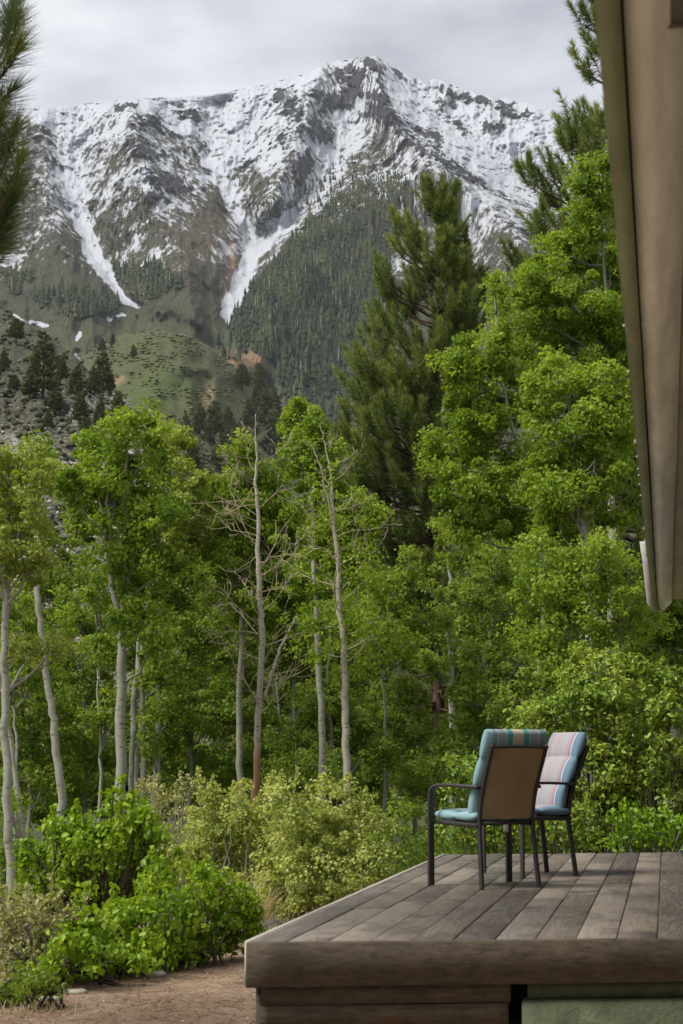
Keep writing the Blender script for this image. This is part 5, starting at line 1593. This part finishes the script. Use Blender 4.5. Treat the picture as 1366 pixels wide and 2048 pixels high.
# ------------------------------------------------------------------ chairs
def stripes(name, stops):
    m = Mat(name, .9, .15)
    sp = m.node('ShaderNodeSeparateXYZ'); m.l.new(m.node('ShaderNodeTexCoord').outputs['Object'], sp.inputs[0])
    x = m.math('ADD', m.math('MULTIPLY', sp.outputs['X'], 1.92), .5)
    c = m.ramp(x, stops, 'CONSTANT')
    wv = m.noise(m.coord('Object', (1, 1, 1)), 420, 2, .5)
    c = m.mix(m.math('MULTIPLY', wv, .3), c, (.1, .12, .13))
    m.color(c).bump(wv, .35, .002)
    return m.m


TEAL, SLATE, BEIGE, SKY_, GREY = (.06, .27, .27), (.2, .27, .31), (.5, .43, .33), (.27, .43, .46), (.25, .3, .32)
M['cush_a'] = stripes('cush_a', [(0, SKY_), (.14, SLATE), (.2, (.45, .5, .5)), (.215, GREY), (.33, (.42, .45, .42)), (.345, TEAL), (.42, BEIGE), (.58, TEAL), (.66, (.42, .45, .42)), (.675, GREY), (.79, (.45, .5, .5)), (.805, SLATE), (.9, SKY_)])
BL, PK, MV_, LG = (.13, .21, .28), (.36, .28, .3), (.29, .21, .26), (.35, .33, .34)
M['cush_b'] = stripes('cush_b', [(0, BL), (.16, (.6, .6, .62)), (.175, MV_), (.23, PK), (.3, LG), (.46, (.25, .27, .38)), (.475, LG), (.54, PK), (.6, LG), (.72, PK), (.78, MV_), (.825, (.6, .6, .62)), (.84, BL)])
M['chair_metal'] = Mat('chair_metal', .42, .5).color((.028, .024, .022)).m


def sling_mat():
    m = Mat('sling', .75, .3)
    w = m.node('ShaderNodeTexBrick'); w.inputs['Scale'].default_value = 260
    m.l.new(m.coord('Object', (1, 1, 1), (math.pi / 2, 0, 0)), w.inputs['Vector'])
    n = m.noise(m.coord('Object'), 3.5, 4, .6)
    c = m.ramp(n, [(.3, (.3, .2, .1)), (.7, (.41, .28, .15))])
    m.color(c).bump(w.outputs['Fac'], .15, .001)
    m.translucent(c, .12)
    return m.m


M['sling'] = sling_mat()
M['tag_white'] = Mat('tag_white', .8, .2).color((.62, .58, .5)).m


def sweep(path, w, h, axis=np.array([1.0, 0, 0])):
    """rectangular bar w (along axis) by h along a path"""
    mb = MB(); path = np.asarray(path, float)
    tan = np.gradient(path, axis=0); tan /= np.linalg.norm(tan, axis=1)[:, None]
    n = np.cross(tan, axis); n /= np.linalg.norm(n, axis=1)[:, None]
    b = .22
    prof = [(-1, -1 + b), (-1 + b, -1), (1 - b, -1), (1, -1 + b), (1, 1 - b), (1 - b, 1), (-1 + b, 1), (-1, 1 - b)]
    k = 8
    v = np.array([[p + axis * a * w / 2 + nn * c * h / 2 for a, c in prof] for p, nn in zip(path, n)]).reshape(-1, 3)
    f = [[i * k + j, i * k + (j + 1) % k, (i + 1) * k + (j + 1) % k, (i + 1) * k + j] for i in range(len(path) - 1) for j in range(k)]
    mb.add(v, f); mb.f.append(np.array([list(range(k))[::-1]])); mb.f.append(np.array([[(len(path) - 1) * k + j for j in range(k)]]))
    return mb


def smooth_path(pts, n=6):
    pts = np.asarray(pts, float)
    for _ in range(3):               # corner cutting
        q = [pts[0]]
        for a, b in zip(pts[:-1], pts[1:]):
            q += [a * .75 + b * .25, a * .25 + b * .75]
        q.append(pts[-1]); pts = np.array(q)
    return pts


def pad(path, width, thick, seams, rng, puff=.45):
    """quilted cushion following a path in the y-z plane (front face on the left normal)"""
    path = np.asarray(path, float); n = 64
    seg = np.concatenate([[0], np.cumsum(np.linalg.norm(np.diff(path, axis=0), axis=1))])
    s = np.linspace(0, seg[-1], n)
    p = np.stack([np.interp(s, seg, path[:, k]) for k in range(2)], 1)
    tan = np.gradient(p, axis=0); tan /= np.linalg.norm(tan, axis=1)[:, None]
    nr = np.stack([-tan[:, 1], tan[:, 0]], 1)
    fr = s / seg[-1]
    edges = np.array([0] + list(seams) + [1.0])
    prof = np.ones(n)
    for a, b in zip(edges[:-1], edges[1:]):
        m = (fr >= a) & (fr <= b)
        x = (fr[m] - a) / (b - a)
        prof[m] = .30 + .70 * np.clip(np.sin(x * math.pi), 0, 1) ** .38
    th = np.linspace(0, 2 * math.pi, 29)[:-1]
    v = []
    for k in range(n):
        row = []
        wob = 1 + .006 * math.sin(k * .23) + rng.normal(0, .0015)
        wk = width * (1 - .05 * (1 - prof[k])) * wob
        for t in th:
            cx, cz = math.cos(t), math.sin(t)
            ex = math.copysign(abs(cx) ** .42, cx); ez = math.copysign(abs(cz) ** .62, cz)
            q = p[k] + nr[k] * (thick / 2 + ez * thick / 2 * prof[k])
            row.append((ex * wk / 2, q[0], q[1]))
        v.append(row)
    mb = MB(); K = len(th)
    f = [[i * K + j, i * K + (j + 1) % K, (i + 1) * K + (j + 1) % K, (i + 1) * K + j] for i in range(n - 1) for j in range(K)]
    mb.add(np.array(v).reshape(-1, 3), f)
    mb.f.append(np.array([list(range(K))[::-1]])); mb.f.append(np.array([[(n - 1) * K + j for j in range(K)]]))
    return mb


def chair(label, loc, face, cush, tagged, seed):
    """face = direction the sitter looks; local +y"""
    rz = math.atan2(-face[0], face[1])
    rng = np.random.default_rng(seed)
    root = thing('patio_chair', label, 'chair', (loc[0], loc[1], 0.0), 'cushioned patio chairs on the deck', rz)
    for s in (-1, 1):
        # rear leg and back stile in one run
        pth = smooth_path([(s * .215, -.235, .004), (s * .205, -.205, .26), (s * .2, -.185, .42), (s * .2, -.222, .6), (s * .205, -.35, .885)])
        build(sweep(pth, .022, .03), 'rear_leg', M['chair_metal'], root, smooth=True)
        # front leg bending over into the armrest
        pth = smooth_path([(s * .3, .215, .004), (s * .3, .215, .3), (s * .3, .215, .5), (s * .3, .2, .625), (s * .295, .07, .637), (s * .27, -.1, .632), (s * .225, -.23, .625)])
        build(sweep(pth, .042, .02), 'front_leg', M['chair_metal'], root, smooth=True)
        pth = smooth_path([(s * .262, .235, .405), (s * .25, 0, .395), (s * .21, -.19, .39)])
        build(sweep(pth, .022, .028), 'seat_rail', M['chair_metal'], root, smooth=True)
        mb = MB(); mb.box((min(s * .262, s * .3), .205, .39), (max(s * .262, s * .3), .225, .41))
        build(mb, 'rail_joint', M['chair_metal'], root)
    for nm, y, z, w in (('rear_crossbar', -.187, .402, .2), ('front_crossbar', .235, .402, .262)):
        mb = MB(); mb.box((-w, y - .011, z - .013), (w, y + .011, z + .013)); build(mb, nm, M['chair_metal'], root)
    mb = MB(); q = smooth_path([(-.2, -.348, .872), (0, -.351, .876), (.2, -.348, .872)]); 
    mb.tube(q, .011, 8); build(mb, 'top_crossbar', M['chair_metal'], root, smooth=True)
    # sling back and seat
    n = 14
    zs = np.linspace(.43, .865, n)
    yc = np.interp(zs, [.42, .6, .885], [-.186, -.222, -.35]) - .004
    mb = MB(); xs = np.linspace(-.19, .19, 9)
    v = np.array([[(x, y - .012 * (1 - (x / .19) ** 2), z) for x in xs] for y, z in zip(yc, zs)]).reshape(-1, 3)
    v2 = v + [0, .004, 0]
    f = [[i * 9 + j, i * 9 + j + 1, (i + 1) * 9 + j + 1, (i + 1) * 9 + j] for i in range(n - 1) for j in range(8)]
    mb.add(v, f); mb.add(v2, [r[::-1] for r in f])
    build(mb, 'back_sling', M['sling'], root, smooth=True)
    mb = MB(); mb.prism([(-.2, -.18), (.2, -.18), (.25, .23), (-.25, .23)], .395, .4); build(mb, 'seat_sling', M['sling'], root)
    # cushions
    back = pad(smooth_path(np.array([(-.17, .44), (-.185, .55), (-.235, .66), (-.33, .88), (-.358, .965)]))[::-1], .475, .085, [.34, .68], rng)
    bk = build(back, 'back_cushion', M[cush], root, smooth=True)
    seat = pad(smooth_path(np.array([(.27, .41), (.15, .405), (0, .402), (-.19, .405)]))[::-1], .485, .078, [.5], rng)
    build(seat, 'seat_cushion', M[cush], root, smooth=True)
    if tagged:
        mb = MB(); mb.box((-.028, -.2005, .345), (.012, -.1995, .392)); mb.v = [m_ for m_ in mb.v]
        build(mb, 'care_tag', M['tag_white'], root)
    return root


r1, r2, f1_, f2_ = onz(955, 1780, 0), onz(1082, 1775, 0), onz(866, 1773, 0), onz(1012, 1764, 0)
mid = (r1 + r2 + f1_ + f2_) / 4; fc = (f1_ + f2_) / 2 - (r1 + r2) / 2
chair('patio chair seen from behind with teal striped cushion', mid, fc[:2] / np.linalg.norm(fc[:2]), 'cush_a', True, 1)
a1, a2, a3 = onz(1153, 1753, 0), onz(1093, 1745, 0), onz(941, 1748, 0)
rear = (a1 + a2) / 2; ax = (a2 - a1)[:2]; ax /= np.linalg.norm(ax); fdir = np.array([-ax[1], ax[0]])
chair('patio chair facing left with blue and mauve striped cushion', rear[:2] + fdir * .235, fdir, 'cush_b', False, 2)


# ------------------------------------------------------------------ small things on the dirt
def stone(label, u, v, w, d, h, seed, rot=0):
    rng = np.random.default_rng(seed)
    p = onz(u, v, -.57); p[2] = ground_z(p[0], p[1])
    n, k = 12, 5
    mb = MB(); rows = []
    rad = rng.uniform(.8, 1.15, n)
    for t, z in ((1.0, -.4), (1.04, .15), (.96, .7), (.75, .97), (.05, 1.0)):
        rows.append([(w * t * rad[i] * math.cos(6.283 * i / n), d * t * rad[i] * math.sin(6.283 * i / n), h * z + rng.normal(0, h * .06)) for i in range(n)])
    mb.add(np.array(rows).reshape(-1, 3), [[i * n + j, i * n + (j + 1) % n, (i + 1) * n + (j + 1) % n, (i + 1) * n + j] for i in range(k - 1) for j in range(n)], .8)
    mb.f.append(np.array([[4 * n + j for j in range(n)]]))
    o = build(mb, 'flat_stone', M['ground_stone'], smooth=True); o.location = Vector(p); o.rotation_euler = (0, 0, rot)
    return tag(o, label, 'stone', 'flat stones edging the dirt')


_m = Mat('ground_stone', .9, .15); _n = _m.noise(_m.coord('Object'), 14, 5, .6)
_m.color(_m.ramp(_n, [(.3, (.2, .175, .145)), (.7, (.4, .36, .31))])).bump(_n, .5, .01); M['ground_stone'] = _m.m
stone('flat pale stone under the front of the green bush', 290, 1953, .14, .07, .03, 1, .3)
stone('smaller flat stone left of the pale one', 145, 1990, .1, .05, .025, 2, .1)
stone('flat stone half covered by needles near the left edge', 92, 2006, .09, .05, .022, 3, .5)
stone('thin stone slab between bush and dirt', 345, 1936, .13, .045, .02, 4, .4)

# weathered block behind the green bush
mb = MB()
bp = on_ground(546, 0, 13.9)
mb.prism([(-.085, -.05), (.085, -.05), (.08, .06), (-.085, .055)], -.03, .17)
mb.v = [q + np.random.default_rng(3).normal(0, .006, q.shape) for q in mb.v]
o = build(mb, 'wooden_block', M['deck']); o.location = Vector(bp); o.rotation_euler = (0, 0, .25)
tag(o, 'weathered grey wooden block behind the green bush', 'wooden block')


def litter():
    rng = np.random.default_rng(55)
    n = 7500
    d = rng.uniform(7.2, 15.5, n); u = rng.uniform(-60, 640, n)
    p = P(u, np.full(n, 1600.0), d); p[:, 2] = ground_z(p[:, 0], p[:, 1]) + rng.uniform(.004, .012, n)
    az = rng.uniform(0, 6.28, n); L = rng.uniform(.03, .085, n)
    dr = np.stack([np.cos(az), np.sin(az), rng.normal(0, .12, n)], -1) * L[:, None]
    sd = np.stack([-np.sin(az), np.cos(az), 0 * az], -1) * .0022
    v = np.stack([p - dr - sd, p - dr + sd, p + dr + sd, p + dr - sd], 1).reshape(-1, 3)
    mb = MB(); mb.add(v, np.arange(n * 4).reshape(-1, 4), np.repeat(rng.random(n), 4))
    m = Mat('pine_litter', .9, .1); m.color(m.ramp(m.attr('var'), [(0, (.09, .05, .03)), (.6, (.22, .125, .07)), (1, (.42, .3, .19))]))
    tag(build(mb, 'pine_litter', m.m, kind='stuff'), 'fallen brown pine needles littering the dirt', 'pine litter')
    n = 420                                                 # a few needles blown onto the planks
    x = rng.uniform(XL + .05, XR - .4, n); f = rng.random(n); y = yf(x) + .1 + (yb(x) - yf(x) - .2) * f
    p = np.stack([x, y, np.full(n, .006)], -1); az = rng.uniform(0, 6.28, n); L = rng.uniform(.02, .06, n)
    dr = np.stack([np.cos(az), np.sin(az), 0 * az], -1) * L[:, None]; sd = np.stack([-np.sin(az), np.cos(az), 0 * az], -1) * .002
    mb = MB(); mb.add(np.stack([p - dr - sd, p - dr + sd, p + dr + sd, p + dr - sd], 1).reshape(-1, 3), np.arange(n * 4).reshape(-1, 4), np.repeat(rng.random(n), 4))
    tag(build(mb, 'deck_needles', m.m, kind='stuff'), 'stray brown pine needles on the deck planks', 'pine litter')
    mb = MB()
    for _ in range(150):
        q = onz(rng.uniform(0, 640), rng.uniform(1850, 2060), -.56); q[2] = ground_z(q[0], q[1])
        s = rng.uniform(.004, .013)
        o8 = np.array([(1, 0, 0), (0, 1, 0), (-1, 0, 0), (0, -1, 0), (0, 0, .8), (0, 0, -.6)]) * s * rng.uniform(.7, 1.3, (6, 1))
        mb.add(q + o8, [[0, 1, 4], [1, 2, 4], [2, 3, 4], [3, 0, 4], [1, 0, 5], [2, 1, 5], [3, 2, 5], [0, 3, 5]], rng.random())
    tag(build(mb, 'pebbles', M['stone_pale'], kind='stuff'), 'small pebbles scattered over the dirt', 'pebbles')


litter()

# ------------------------------------------------------------------ haze over the valley
mb = MB(); mb.box((-4200, -300, -30), (4200, 8000, 2100))
hz = build(mb, 'haze', None, kind='stuff')
hm = bpy.data.materials.new('haze'); hm.use_nodes = True
hm.node_tree.nodes.clear()
ho = hm.node_tree.nodes.new('ShaderNodeOutputMaterial'); hv = hm.node_tree.nodes.new('ShaderNodeVolumePrincipled')
hv.inputs['Color'].default_value = (.86, .92, 1, 1); hv.inputs['Density'].default_value = 3e-5
hm.node_tree.links.new(hv.outputs['Volume'], ho.inputs['Volume'])
hz.data.materials.append(hm)
tag(hz, 'thin bluish haze in the valley air', 'haze')
